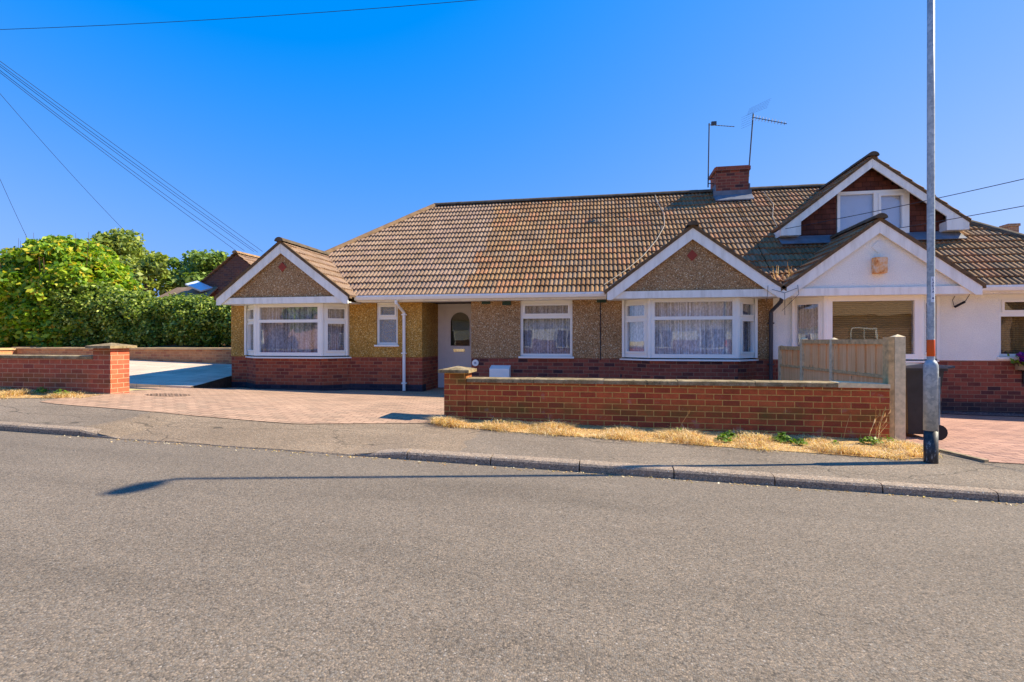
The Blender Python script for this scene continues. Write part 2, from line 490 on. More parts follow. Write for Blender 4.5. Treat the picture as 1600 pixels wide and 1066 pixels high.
def m_galv(name):
    t = NT(name); p = t.obj()
    v = t.voro(p, 38, 'Color'); sp = t.n("SeparateColor"); t.l(v, sp.inputs[0])
    c = t.ramp(sp.outputs[0], [(0, lin(150, 158, 164)), (0.5, lin(168, 174, 178)), (1, lin(186, 190, 192))])
    c = t.mix(1.0, c, t.ramp(t.noise(t.scale(p, (1, 1, 0.3)), 10, 5), [(0.3, 0.75), (0.7, 1.15)]), 'MULTIPLY')
    t.pbr(c, 0.5, 0.4, None, 0.15)
    return t.m
M['galv'] = m_galv('galvanised_steel')

def m_scuff():
    t = NT('scuffed_black_paint'); p = t.obj()
    n = t.noise(t.scale(p, (1, 1, 0.5)), 22, 6, 0.7)
    c = t.ramp(n, [(0.42, (0.02, 0.02, 0.022, 1)), (0.55, (0.05, 0.048, 0.046, 1)), (0.6, (0.26, 0.26, 0.25, 1))])
    t.pbr(c, 0.45, 0.4)
    return t.m
M['scuff'] = m_scuff()
M['orange'] = m_plain('orange_band', lin(226, 88, 20), 0.5, 0.3, var=0.05)
M['sticker'] = m_plain('sticker_white', (0.72, 0.74, 0.8, 1), 0.4, 0.3, var=0.03)
M['ink'] = m_plain('sticker_ink', (0.03, 0.04, 0.16, 1), 0.5, 0.2)

def m_wood():
    t = NT('fence_wood'); uv = t.uv()
    st = t.noise(t.scale(uv, (26, 1.2, 1)), 1.0, 6, 0.6)
    c = t.ramp(st, [(0.25, lin(222, 158, 98)), (0.5, lin(246, 188, 130)), (0.75, lin(254, 208, 156))])
    kn = t.voro(t.scale(uv, (9, 3.2, 1)), 1.0, 'Distance')
    c = t.mix(t.ramp(kn, [(0.06, 0.8), (0.13, 0.0)]), c, lin(74, 46, 26))
    t.pbr(c, 0.85, 0.15, t.bump(st, 0.3, 0.004))
    return t.m
M['wood'] = m_wood()
M['wood_grey'] = m_plain('weathered_rail', lin(206, 170, 120), 0.9, 0.1, var=0.3, nscale=16, bump=0.3)

def m_blocks(name, a, b, c_, joint, w=0.2, h=0.1):
    t = NT(name); uv = t.world()
    bk = t.n("TexBrick"); bk.offset = 0.5
    bk.inputs['Color1'].default_value = (0, 0, 0, 1); bk.inputs['Color2'].default_value = (1, 1, 1, 1); bk.inputs['Mortar'].default_value = (.5, .5, .5, 1)
    bk.inputs['Scale'].default_value = 1; bk.inputs['Brick Width'].default_value = w; bk.inputs['Row Height'].default_value = h
    bk.inputs['Mortar Size'].default_value = 0.005; bk.inputs['Mortar Smooth'].default_value = 0.2
    t.l(uv, bk.inputs['Vector'])
    c = t.ramp(bk.outputs['Color'], [(0.0, a), (0.5, b), (1.0, c_)])
    c = t.mix(1.0, c, t.ramp(t.noise(uv, 1.3, 6, 0.6), [(0.3, 0.85), (0.7, 1.12)]), 'MULTIPLY')
    c = t.mix(1.0, c, t.ramp(t.noise(uv, 60, 3), [(0.3, 0.88), (0.7, 1.1)]), 'MULTIPLY')
    c = t.mix(bk.outputs['Fac'], c, joint)
    t.pbr(c, 0.9, 0.2, t.bump(bk.outputs['Fac'], -0.4, 0.005))
    return t.m
M['blocks'] = m_blocks('block_paving', lin(172, 140, 116), lin(184, 150, 124), lin(158, 132, 110), lin(96, 72, 56))
M['blocks_red'] = m_blocks('block_paving_red', lin(168, 128, 110), lin(182, 140, 120), lin(152, 116, 102), lin(92, 64, 54))
M['slabs'] = m_blocks('paving_slabs', lin(206, 182, 160), lin(212, 190, 168), lin(194, 172, 152), lin(96, 84, 70), 0.6, 0.45)

t, c, n = m_asphalt('road_asphalt', (0.193, 0.158, 0.123), (0.34, 0.29, 0.24, 1), 112, wear=0.08)
t.pbr(c, 0.9, 0.2, n); M['road'] = t.m
t, c, n = m_asphalt('pavement_asphalt', (0.215, 0.172, 0.13), (0.4, 0.35, 0.28, 1), 95, wear=0.2)
pp = t.world()
sx = t.n("SeparateXYZ"); t.l(pp, sx.inputs[0])
wob = t.math('MULTIPLY', t.math('SUBTRACT', t.noise(pp, 1.5, 3), 0.5), 0.7)
patch = t.math('MULTIPLY', t.math('LESS_THAN', t.math('ADD', sx.outputs[0], wob), -1.6), t.math('GREATER_THAN', t.math('ADD', sx.outputs[0], wob), -6.4))
c = t.mix(t.math('MULTIPLY', patch, 0.8), c, t.mix(1.0, c, (1.25, 1.16, 1.04, 1), 'MULTIPLY'))
ck = t.n("TexVoronoi"); ck.feature = 'DISTANCE_TO_EDGE'; ck.inputs['Scale'].default_value = 0.85
wv = t.n("VectorMath"); wv.operation = 'ADD'; t.l(t.scale(pp, (0.55, 1.6, 1)), wv.inputs[0])
ns = t.n("TexNoise"); ns.inputs['Scale'].default_value = 3; t.l(pp, ns.inputs['Vector'])
sc_ = t.n("VectorMath"); sc_.operation = 'SCALE'; sc_.inputs['Scale'].default_value = 0.35; t.l(ns.outputs['Color'], sc_.inputs[0]); t.l(sc_.outputs[0], wv.inputs[1])
t.l(wv.outputs[0], ck.inputs['Vector'])
cf = t.math('MULTIPLY', t.ramp(ck.outputs[0], [(0.003, 1.0), (0.009, 0.0)]), t.ramp(t.noise(pp, 0.8, 3), [(0.4, 0), (0.52, 1)]))
c = t.mix(t.math('MULTIPLY', cf, 0.7), c, (0.04, 0.034, 0.026, 1))
t.pbr(c, 0.9, 0.2, n); M['pave'] = t.m
t, c, n = m_asphalt('kerb_concrete', (0.33, 0.255, 0.19), (0.6, 0.54, 0.44, 1), 95, wear=0.2)
t.pbr(c, 0.9, 0.2, n); M['kerb'] = t.m

def m_soil(name, a, b, sc=8):
    t = NT(name); p = t.world()
    n = t.noise(p, sc, 8, 0.7)
    c = t.ramp(n, [(0.3, a), (0.7, b)])
    t.pbr(c, 0.95, 0.1, t.bump(n, 0.6, 0.03))
    return t.m
M['soil'] = m_soil('dry_soil', lin(120, 88, 62), lin(176, 136, 100))
M['straw_soil'] = m_soil('straw_ground', lin(124, 94, 62), lin(222, 182, 122), 13)
M['grass_far'] = m_soil('far_grass', lin(188, 168, 110), lin(206, 184, 126), 2)
M['gravel'] = m_dash('gravel_strip', [(0, lin(70, 60, 66)), (0.2, lin(110, 96, 96)), (0.45, lin(140, 120, 116)), (0.7, lin(90, 78, 82)), (0.9, lin(176, 160, 156))], 40)
M['straw'] = m_leaf('straw_blades', [lin(234, 204, 150), lin(242, 220, 174), lin(216, 180, 120), lin(250, 236, 204), lin(194, 152, 94), lin(236, 208, 158), lin(180, 160, 100), lin(172, 128, 78)], 0.3)
M['weed'] = m_leaf('weed_leaves', [lin(96, 128, 28), lin(120, 152, 36), lin(78, 112, 26), lin(136, 164, 50)], 0.3)
M['leaf_bush'] = m_leaf('bush_leaves', [lin(126, 158, 32), lin(146, 174, 38), lin(102, 138, 32), lin(166, 186, 52), lin(80, 118, 34), lin(134, 164, 36), lin(196, 190, 56), lin(112, 148, 34), lin(90, 128, 34), lin(156, 180, 48), lin(104, 140, 36), lin(206, 176, 60)], 0.42)
M['leaf_hedge'] = m_leaf('hedge_leaves', [lin(104, 128, 38), lin(124, 146, 48), lin(84, 108, 36), lin(154, 170, 74), lin(66, 90, 32), lin(182, 192, 98), lin(92, 116, 38)], 0.34)
M['leaf_tree'] = m_leaf('tree_leaves', [lin(128, 146, 66), lin(146, 160, 72), lin(108, 128, 62), lin(162, 168, 76), lin(134, 150, 70)], 0.4)
M['leaf_tree2'] = m_leaf('tree_leaves_dark', [lin(106, 134, 62), lin(122, 148, 66), lin(90, 116, 58), lin(140, 160, 76)], 0.36)
M['bark'] = m_soil('bark', lin(70, 54, 40), lin(104, 84, 64), 14)
M['petal'] = m_leaf('purple_petals', [lin(96, 20, 150), lin(120, 28, 176), lin(78, 14, 120), lin(140, 30, 150)], 0.3)

M['glass'] = m_glass('window_glass', 0.055, (0.95, 0.96, 0.97, 1))
M['glass_dark'] = m_glass('door_glass', 0.04, (0.4, 0.46, 0.42, 1))
M['glass_obscure'] = m_glass('obscure_glass', 0.25, (0.45, 0.52, 0.55, 1), bump=1.0)
M['net'] = m_net('net_curtain', (0.66, 0.68, 0.78, 1), 0.34)
M['net_white'] = m_net('net_curtain_dense', (0.84, 0.84, 0.88, 1), 0.08)

def m_slat():
    t = NT('slatted_blind'); uv = t.uv()
    w = t.n("TexWave"); w.bands_direction = 'Y'; w.inputs['Scale'].default_value = 8.5; t.l(uv, w.inputs['Vector'])
    w.inputs['Distortion'].default_value = 0.0
    c = t.ramp(w.outputs['Fac'], [(0.0, lin(88, 70, 34)), (0.25, lin(128, 106, 56)), (1.0, lin(142, 120, 66))])
    c = t.mix(1.0, c, t.ramp(t.noise(t.scale(uv, (2, 30, 1)), 2, 4), [(0.3, 0.85), (0.7, 1.12)]), 'MULTIPLY')
    t.pbr(c, 0.7, 0.2, t.bump(w.outputs['Fac'], 0.6, 0.01))
    return t.m
M['slat'] = m_slat()
def m_rust():
    t = NT('rusty_box'); p = t.obj()
    n = t.noise(p, 9, 6, 0.7)
    c = t.ramp(n, [(0.35, (0.75, 0.62, 0.48, 1)), (0.52, lin(226, 170, 110)), (0.66, lin(190, 112, 58))])
    t.pbr(c, 0.8, 0.2)
    return t.m
M['rust'] = m_rust()
M['solar'] = m_plain('roof_window_glass', (0.55, 0.62, 0.75, 1), 0.15, 0.6, var=0.02)

# ------------------------------------------------------------------ ground shape (all z relative to the eye)
def clampx(x): return max(-30.0, min(30.0, x))
def z_road(x): return -1.323 - 0.0265 * clampx(x)
def kerb_h(x):
    full = 0.085
    if x < -6.3: return full
    if x < -5.75: return full + (0.012 - full) * (x + 6.3) / 0.55
    if x < -2.75: return 0.012
    if x < -2.1: return 0.012 + (full - 0.012) * (x + 2.75) / 0.65
    return full
def z_kerb(x): return z_road(x) + kerb_h(x)
P_ = [(-25, -.70), (-14, -.83), (-8.2, -.955), (-2.3, -1.185), (3.5, -1.30), (10, -1.46), (20, -1.7)]
W_ = [(-25, -.62), (-14, -.75), (-8.2, -.898), (-2.33, -1.15), (3.66, -1.275), (10, -1.42), (20, -1.66)]
N_ = [(-14, -.86), (-8.8, -.965), (-6, -1.08), (-2, -1.16), (3.5, -1.27), (10, -1.41), (20, -1.6)]
H_ = [(-9.3, -1.17), (-5, -1.185), (3.5, -1.27), (6.7, -1.40), (10, -1.43), (20, -1.6)]
def gz(x, y):
    if y <= 5.19: return z_road(x)
    return interp(y, [(5.19, z_road(x)), (5.32, z_kerb(x)), (6.5, interp(x, P_)), (7.31, interp(x, W_)), (9.0, interp(x, N_)), (11.2, interp(x, H_))])
def gz_pave(x, y):
    return interp(y, [(5.32, z_kerb(x)), (6.5, interp(x, P_)), (7.31, interp(x, W_)), (9.0, interp(x, N_)), (11.2, interp(x, H_))])
def slab_z(x, y): return -.985 + .03 * max(0, -9 - x) + .07 * max(0, y - 9.9)

def sheet(xs, yfun, zf, ny=6):
    """strip mesh between y=yfun(x)[0] and [1]"""
    bm = B(); rows = []
    for x in xs:
        y0, y1 = yfun(x)
        rows.append([bm.verts.new((x, y0 + (y1 - y0) * k / ny, zf(x, y0 + (y1 - y0) * k / ny))) for k in range(ny + 1)])
    for a, b in zip(rows, rows[1:]):
        for k in range(ny): bm.faces.new((a[k], b[k], b[k + 1], a[k + 1]))
    return bm
def fr(a, b, s):
    n = max(1, int(round((b - a) / s))); return [a + (b - a) * i / n for i in range(n + 1)]

xs_all = [-400, -120, -60] + fr(-30, 30, 0.5) + [60, 120, 400]
bm = B(); ys = [-400, -60, -8, 5.0, 5.6, 6.5, 7.3, 8, 9, 10, 11.2, 14, 20, 40, 120, 700]
grid = [[bm.verts.new((x, y, gz(x, y) - 0.16 if y < 5.3 else gz_pave(x, y) - 0.05)) for y in ys] for x in xs_all]
for a, b in zip(grid, grid[1:]):
    for k in range(len(ys) - 1): bm.faces.new((a[k], b[k], b[k + 1], a[k + 1]))
finish('ground', bm, M['grass_far'], kind='structure')

finish('road', sheet([-60] + fr(-30, 30, 0.5) + [60], lambda x: (-2.4, 5.2), lambda x, y: z_road(x), 4), M['road'], kind='structure')
finish('pavement', sheet([-60] + fr(-30, 30, 0.25) + [60], lambda x: (5.315 if kerb_h(x) > .05 else 5.2, 7.3), gz_pave, 8), M['pave'], kind='structure')

# kerb: stones about 0.9 m long with thin dark joints
bm = B()
x = -20.0
stops = []
while x < 20:
    L = 0.915
    if -6.3 < x < -2.2: L = 0.6
    stops.append((x, x + L)); x += L
prof = lambda x: [(5.19, z_road(x) - .05), (5.192, z_kerb(x) - .028 if kerb_h(x) > .03 else z_kerb(x) - .006), (5.206, z_kerb(x) - .008 if kerb_h(x) > .03 else z_kerb(x) - .001), (5.232, z_kerb(x) - (0 if kerb_h(x) > .05 else .006)), (5.335, z_kerb(x) + (.003 if kerb_h(x) > .05 else -.006)), (5.335, z_road(x) - .05)]
for a, b in stops:
    g = 0.006
    dz = rng.uniform(-.004, .004); dy = rng.uniform(-.004, .004)
    rr = []
    for xx in fr(a + g, b - g, 0.16):
        rr.append([bm.verts.new((xx, y + dy, z + dz)) for y, z in prof(xx)])
    for p, q in zip(rr, rr[1:]):
        for k in range(5): bm.faces.new((p[k], q[k], q[k + 1], p[k + 1]))
    bm.faces.new(rr[0]); bm.faces.new(rr[-1][::-1])
finish('kerb', bm, M['kerb'], kind='structure')

# verges
def vfront(x): return interp(x, [(-20, 6.55), (-9.5, 6.6), (-8.2, 6.95), (-8.1, 7.2), (-2.45, 7.0), (-2.2, 6.78), (-1, 6.62), (1, 6.45), (3.2, 6.27), (3.4, 6.36), (3.75, 6.5)])
finish('verge', sheet(fr(-2.42, 3.66, 0.12), lambda x: (vfront(x), 7.33), lambda x, y: gz_pave(x, y) + .006, 6), M['straw_soil'], kind='structure')
finish('verge', sheet(fr(-20, -8.2, 0.2), lambda x: (vfront(x), 7.33), lambda x, y: gz_pave(x, y) + .006, 6), M['straw_soil'], kind='structure')

# block paved drive (left, runs behind the wall) and red drive (right)
def dfront(x): return interp(x, [(-8.6, 6.5), (-8.2, 6.42), (-4.1, 6.3), (-2.45, 6.86), (-2.2, 7.28)])
finish('driveway', sheet(fr(-8.6, -2.2, 0.2), lambda x: (dfront(x), 8.8), lambda x, y: gz_pave(x, y) + .008, 8), M['blocks'], kind='structure')
finish('driveway', sheet(fr(-9.35, 3.55, 0.3), lambda x: (8.8 if x < -2.2 else 7.6, 12.62), lambda x, y: gz_pave(x, y) + .008, 8), M['blocks'], kind='structure')
finish('driveway', sheet([3.7, 3.85, 3.95, 4.1] + fr(4.3, 14, 0.3), lambda x: (interp(x, [(3.7, 7.2), (4.1, 6.38), (14, 6.4)]), 10.9), lambda x, y: gz_pave(x, y) + .008, 8), M['blocks_red'], kind='structure')
bm = sheet(fr(3.6, 14, 0.3), lambda x: (10.9, 11.45), lambda x, y: gz_pave(x, y) + .02, 3)
finish('gravel_strip', bm, M['gravel'], kind='structure')
bm = B()
for a, b in (((3.70, 7.2), (4.08, 6.37)),):
    d = (V(b[0], b[1], 0) - V(a[0], a[1], 0)).normalized(); nrm = V(-d.y, d.x, 0) * .03
    A = V(a[0], a[1], gz_pave(*a)); Bb = V(b[0], b[1], gz_pave(*b))
    prism(bm, [A - nrm, A + nrm, Bb + nrm, Bb - nrm], V(0, 0, .03))
finish('edging_strip', bm, M['conc'], kind='structure')

# slab patio beside the house, with its raised dark edge
bm = B()
def slab_right(y): return interp(y, [(9.7, -8.82), (11.3, -9.22), (14, -9.22)])
rows = []
for y in fr(9.7, 13.42, 0.4):
    r = slab_right(y); rows.append([bm.verts.new((xx, y, slab_z(xx, y))) for xx in [r, r - .6, r - 1.5, r - 3, r - 6, r - 11]])
for a, b in zip(rows, rows[1:]):
    for k in range(5): bm.faces.new((a[k], a[k + 1], b[k + 1], b[k]))
r = slab_right(9.7); xx_ = [r, r - .6, r - 1.5, r - 3, r - 6, r - 11]
sk = [bm.verts.new((xx, 9.695, slab_z(xx, 9.7) - .4)) for xx in xx_]
for k in range(5): bm.faces.new((rows[0][k], rows[0][k + 1], sk[k + 1], sk[k]))
finish('patio', bm, M['slabs'], kind='structure')
bm = B()
for y0, y1 in zip(fr(9.7, 13.42, 0.4), fr(9.7, 13.42, 0.4)[1:]):
    vs = [bm.verts.new((slab_right(y) + .004, y, z)) for y, z in ((y0, slab_z(-9, y0) - .004), (y1, slab_z(-9, y1) - .004), (y1, -1.5), (y0, -1.5))]
    bm.faces.new(vs)
finish('patio_edge', bm, m_plain('dark_edging', lin(74, 62, 54), 0.9, 0.1, var=0.3, nscale=14), kind='structure')
# soil bed behind the retaining wall
bm = B()
bx = [-60, -40] + fr(-30, -8.0, 1.0); by = [13.5, 13.9, 14.6, 16, 20, 30, 50]
gg = [[bm.verts.new((x, y, -.27 + .01 * (-9 - x) * .3 + rng.uniform(-.03, .03) + (0.12 if y > 14 else 0))) for y in by] for x in bx]
for a, b in zip(gg, gg[1:]):
    for k in range(len(by) - 1): bm.faces.new((a[k], b[k], b[k + 1], a[k + 1]))
finish('soil_bed', bm, M['soil'], kind='structure')

# ------------------------------------------------------------------ roof tiles
PROF = [(0.0, 0.0), (0.06, .45), (0.2, .88), (0.38, 1.0), (0.56, .88), (0.72, .45), (0.8, 0.0)]
def tile_slope(P0, U, Vd, u0, u1, vlen, clips=(), pitch=0.1, course=0.284, uoff=0.0):
    bm = B(); uvl = bm.loops.layers.uv.verify()
    N = U.cross(Vd).normalized()
    if N.z < 0: N = -N
    cols = []
    k0 = int(math.floor(u0 / pitch)); k1 = int(math.ceil(u1 / pitch))
    for k in range(k0, k1):
        for s, h in PROF: cols.append(((k + s) * pitch, h * 0.024, k))
    cols = [c for c in cols if u0 - 1e-6 <= c[0] <= u1 + 1e-6]
    nc = int(math.ceil(vlen / course - 1e-6))
    r = random.Random(int(abs(P0.x * 100) + abs(u1 * 37)))
    prev = None
    for c in range(nc):
        va = c * course; vb = min(vlen, (c + 1) * course)
        jit = {}
        lo, hi = [], []
        for u, h, k in cols:
            tk = k // 3
            if tk not in jit: jit[tk] = (r.uniform(-.003, .004), r.uniform(-.007, .007), r.uniform(-.002, .002))
            j = jit[tk]
            lo.append(bm.verts.new(P0 + U * u + Vd * (va + j[1]) + N * (h + .034 + j[0])))
            hi.append(bm.verts.new(P0 + U * u + Vd * vb + N * (h * .9 + .004 + j[2])))
        def face(vs, uvs):
            f = bm.faces.new(vs)
            for l, q in zip(f.loops, uvs): l[uvl].uv = q
        for i in range(len(cols) - 1):
            ua, ub = cols[i][0] + uoff, cols[i + 1][0] + uoff
            # keep both ends of a face inside one tile for the per-tile colour
            ua_, ub_ = ua + 1e-4, max(ua + 1e-4, ub - 1e-4) if cols[i + 1][1] else ub - 1e-4
            face((lo[i], lo[i + 1], hi[i + 1], hi[i]), ((ua_, va + .002), (ub_, va + .002), (ub_, vb - .002), (ua_, vb - .002)))
            if prev is not None:
                face((prev[i], prev[i + 1], lo[i + 1], lo[i]), ((ua_, va + .002), (ub_, va + .002), (ub_, va + .003), (ua_, va + .003)))
            else:
                # front lip down to the deck
                pa = bm.verts.new(lo[i].co - N * (.034 + cols[i][1])); pb = bm.verts.new(lo[i + 1].co - N * (.034 + cols[i + 1][1]))
                face((pa, pb, lo[i + 1], lo[i]), ((ua_, .001), (ub_, .001), (ub_, .002), (ua_, .002)))
        prev = hi
    for co, no in clips:      # keep the side the normal points away from
        bmesh.ops.bisect_plane(bm, geom=bm.verts[:] + bm.edges[:] + bm.faces[:], plane_co=co, plane_no=no, clear_outer=True)
    bm.normal_update()
    for f in bm.faces:
        if f.normal.dot(N) < -0.2: f.normal_flip()
    return bm

def join_bm(parts):
    out = B(); me = bpy.data.meshes.new('tmp')
    for b in parts:
        b.to_mesh(me); out.from_mesh(me); b.free()
    bpy.data.meshes.remove(me)
    return out

def ridge_caps(bm, a, b, r=0.115, L=0.42, lift=0.0):
    a = Vector(a); b = Vector(b); d = (b - a); n = max(1, int(round(d.length / L))); d = d / n
    for i in range(n):
        p = a + d * i - d * 0.02; q = a + d * (i + 1) + d * 0.03
        r0 = r * rng.uniform(.98, 1.03)
        up = V(0, 0, 1); dn = d.normalized(); side = dn.cross(up).normalized(); upv = side.cross(dn)
        ra, rb = [], []
        for k in range(9):
            t_ = math.pi * (k / 8)
            off = side * math.cos(t_) * r0 + upv * (math.sin(t_) * r0 * .85 - .05 + lift)
            ra.append(bm.verts.new(p + off)); rb.append(bm.verts.new(q + off * 1.04))
        for k in range(8): bm.faces.new((ra[k], ra[k + 1], rb[k + 1], rb[k]))
        bm.faces.new(ra); bm.faces.new(rb[::-1])

# house numbers in metres
WY = 11.4          # main facade plane
PLZ = -0.38        # top of the brick plinth
EZ = 1.03; EY = 11.06; RZ = 4.15; RY = 15.1
SL = (RZ - EZ) / (RY - EY)
PARTY = 3.44
XL = -9.2; XR = 10.05
RXL = -5.12; RXR = 6.12          # ridge ends
SLEN = math.hypot(RZ - EZ, RY - EY)
Vf = V(0, RY - EY, RZ - EZ).normalized()

bung = thing('bungalow', (-3.0, 14, -1.2), 'brown pebbledashed bungalow with white front door, two gabled bay windows and long hipped roof', 'bungalow')
whit = thing('bungalow', (6.6, 14, -1.35), 'white rendered bungalow with tile hung roof dormer, behind wooden fence and lamp post', 'bungalow')

# ---- main roofs
left_hip_clip = (V(RXL, RY, 0), V(-1, 1, 0).normalized())     # vertical plane through the hip
right_hip_clip = (V(RXR, RY, 0), V(1, 1, 0).normalized())
f1 = tile_slope(V(0, EY, EZ), V(1, 0, 0), Vf, XL - .2, PARTY, SLEN, [left_hip_clip])
f2 = tile_slope(V(0, EY, EZ), V(1, 0, 0), Vf, PARTY, XR + .2, SLEN, [right_hip_clip])
Vl = V(RY - EY, 0, RZ - EZ).normalized()
Vr = V(-(RY - EY), 0, RZ - EZ).normalized()
hl = RXL - (RY - EY); hr = RXR + (RY - EY)
l1 = tile_slope(V(hl, 0, EZ), V(0, 1, 0), Vl, EY - .1, 2 * RY - EY, SLEN, [(V(RXL, RY, 0), V(1, -1, 0).normalized()), (V(RXL, RY, 0), V(1, 1, 0).normalized())])
r1 = tile_slope(V(hr, 0, EZ), V(0, 1, 0), Vr, EY - .1, 2 * RY - EY, SLEN, [(V(RXR, RY, 0), V(-1, -1, 0).normalized()), (V(RXR, RY, 0), V(-1, 1, 0).normalized())])
def back_plane(xa, xb, ra, rb):
    bm = B(); bm.loops.layers.uv.verify()
    by_ = 2 * RY - EY
    bm.faces.new([bm.verts.new(p) for p in ((xb, by_, EZ), (xa, by_, EZ), (ra, RY, RZ), (rb, RY, RZ))]); return bm
main_l = join_bm([f1, l1, back_plane(hl, PARTY, RXL, PARTY)])
main_r = join_bm([f2, r1, back_plane(PARTY, hr, PARTY, RXR)])
roof_l = finish('roof', main_l, M['tiles'], bung, uv='keep')
roof_r = finish('roof', main_r, M['tiles'], whit, uv='keep')
bm = B(); ridge_caps(bm, (RXL, RY, RZ + .05), (PARTY - .45, RY, RZ + .05)); finish('ridge_tiles', bm, M['ridge'], roof_l)
bm = B(); ridge_caps(bm, (hl, EY, EZ + .03), (RXL, RY, RZ + .05), .12); finish('hip_tiles', bm, M['hip'], roof_l)
bm = B(); ridge_caps(bm, (PARTY + .42, RY, RZ + .05), (RXR, RY, RZ + .05)); ridge_caps(bm, (hr, EY, EZ + .03), (RXR, RY, RZ + .05), .12); finish('ridge_tiles', bm, M['ridge'], roof_r)

# ---- walls
def wall_grid(bm, o, U, N, us, zs, holes, thick=0.26):
    """front skin with openings and reveals. holes: (u0,u1,z0,z1)"""
    us = sorted(set([round(u, 4) for u in us] + [round(h[i], 4) for h in holes for i in (0, 1)]))
    zs = sorted(set([round(z, 4) for z in zs] + [round(h[i], 4) for h in holes for i in (2, 3)]))
    def P(u, z, n=0.0): return bm.verts.new(o + U * u + V(0, 0, z) + N * n)
    for a, b in zip(us, us[1:]):
        for c, d in zip(zs, zs[1:]):
            um, zm = (a + b) / 2, (c + d) / 2
            if any(h[0] < um < h[1] and h[2] < zm < h[3] for h in holes): continue
            bm.faces.new((P(a, c), P(b, c), P(b, d), P(a, d)))
            bm.faces.new((P(a, c, -thick), P(a, d, -thick), P(b, d, -thick), P(b, c, -thick)))
    rects = list(holes) + [(us[0], us[-1], zs[0], zs[-1])]
    for u0, u1, z0, z1 in rects:
        for (a, c), (b, d) in (((u0, z0), (u1, z0)), ((u1, z0), (u1, z1)), ((u1, z1), (u0, z1)), ((u0, z1), (u0, z0))):
            bm.faces.new((P(a, c), P(b, d), P(b, d, -thick), P(a, c, -thick)))

UX = V(1, 0, 0); NF = V(0, -1, 0)
WT = 1.0           # top of walls
BAYT = 0.875       # top of bay windows / soffit
bays = {'a': (-8.77, -6.01, -8.19, -6.48), 'b': (0.38, 3.12, 0.93, 2.65), 'c': (3.78, 6.44, 4.27, 5.94)}
BY = 10.95
GB = -1.6          # foundations run below ground

def facade(x0, x1, z0, z1, holes, m, parent, name, proud=0.0, thick=.26):
    bm = B(); wall_grid(bm, V(0, WY - proud, 0), UX, NF, [x0, x1], [z0, z1], holes, thick + proud)
    return finish(name, bm, m, parent)

hole_small = (-5.32, -4.78, -.09, .93)
hole_mid = (-1.86, -.69, -.345, .925)
hole_right = (7.5, 8.72, -.31, .885)
ba, bb, bc = bays['a'], bays['b'], bays['c']
# rendered walls (proud of the brick by 18 mm)
facade(XL, ba[0], PLZ, WT, [], M['dash_new'], bung, 'pebbledash_wall', .018)
facade(ba[1], -4.18, PLZ, WT, [hole_small], M['dash_new'], bung, 'pebbledash_wall', .018)
facade(-3.0, bb[0], PLZ, WT, [hole_mid], M['dash_old'], bung, 'pebbledash_wall', .018)
facade(bb[1], PARTY, PLZ, WT, [], M['dash_old'], bung, 'pebbledash_wall', .018)
facade(PARTY, bc[0], PLZ, WT, [], M['render'], whit, 'rendered_wall', .018)
facade(bc[1], XR, PLZ, WT, [hole_right], M['render'], whit, 'rendered_wall', .018)
# brick plinths
facade(XL, -4.18, -1.02, PLZ, [], M['brick_house'], bung, 'brick_plinth')
facade(-3.0, PARTY, GB, PLZ, [], M['brick_dark'], bung, 'brick_plinth')
facade(PARTY, XR, -1.18, PLZ, [], M['brick_dark'], whit, 'brick_plinth')
facade(PARTY, XR, GB, -1.18, [], M['brick_sooty'], whit, 'damp_course')
bm = B(); wall_grid(bm, V(0, WY, 0), UX, NF, [XL, -4.18], [GB, -1.02], []); finish('damp_course', bm, M['brick_blue'], bung)
# returns of the door recess, side wall, back walls
bm = B(); box(bm, -4.44, -4.18, WY + .27, 12.9, PLZ, WT); finish('pebbledash_wall', bm, M['dash_new'], bung)
bm = B(); box(bm, -4.44, -4.182, WY + .27, 12.9, GB, PLZ - .001); finish('brick_plinth', bm, M['brick_house'], bung)
bm = B(); box(bm, -3.0, -2.74, WY + .27, 12.9, GB, WT); finish('brick_return', bm, M['brick_dark'], bung)
bm = B(); box(bm, XL, XL + .25, WY + .27, 18.9, PLZ, WT); finish('side_wall', bm, M['dash_new'], bung)
bm = B(); box(bm, XL + .01, XL + .25, WY + .27, 18.9, GB, PLZ - .001); finish('side_plinth', bm, M['brick_house'], bung)
bm = B(); box(bm, XL, PARTY, 18.9, 19.1, GB, WT); finish('back_wall', bm, M['dash_old'], bung)
bm = B(); box(bm, PARTY, XR, 18.9, 19.1, GB, WT); finish('back_wall', bm, M['render'], whit)
bm = B(); box(bm, XR - .25, XR, WY + .27, 18.9, GB, WT); finish('side_wall', bm, M['render'], whit)
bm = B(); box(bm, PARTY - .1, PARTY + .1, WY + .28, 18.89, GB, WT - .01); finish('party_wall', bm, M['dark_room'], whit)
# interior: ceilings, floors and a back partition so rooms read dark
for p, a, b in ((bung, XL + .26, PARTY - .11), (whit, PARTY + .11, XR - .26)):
    bm = B(); box(bm, a, b, WY + .28, 18.8, WT - .06, WT - .02); box(bm, a, b, 14.4, 14.5, -1.1, WT - .07); finish('ceiling', bm, M['dark_room'], p)

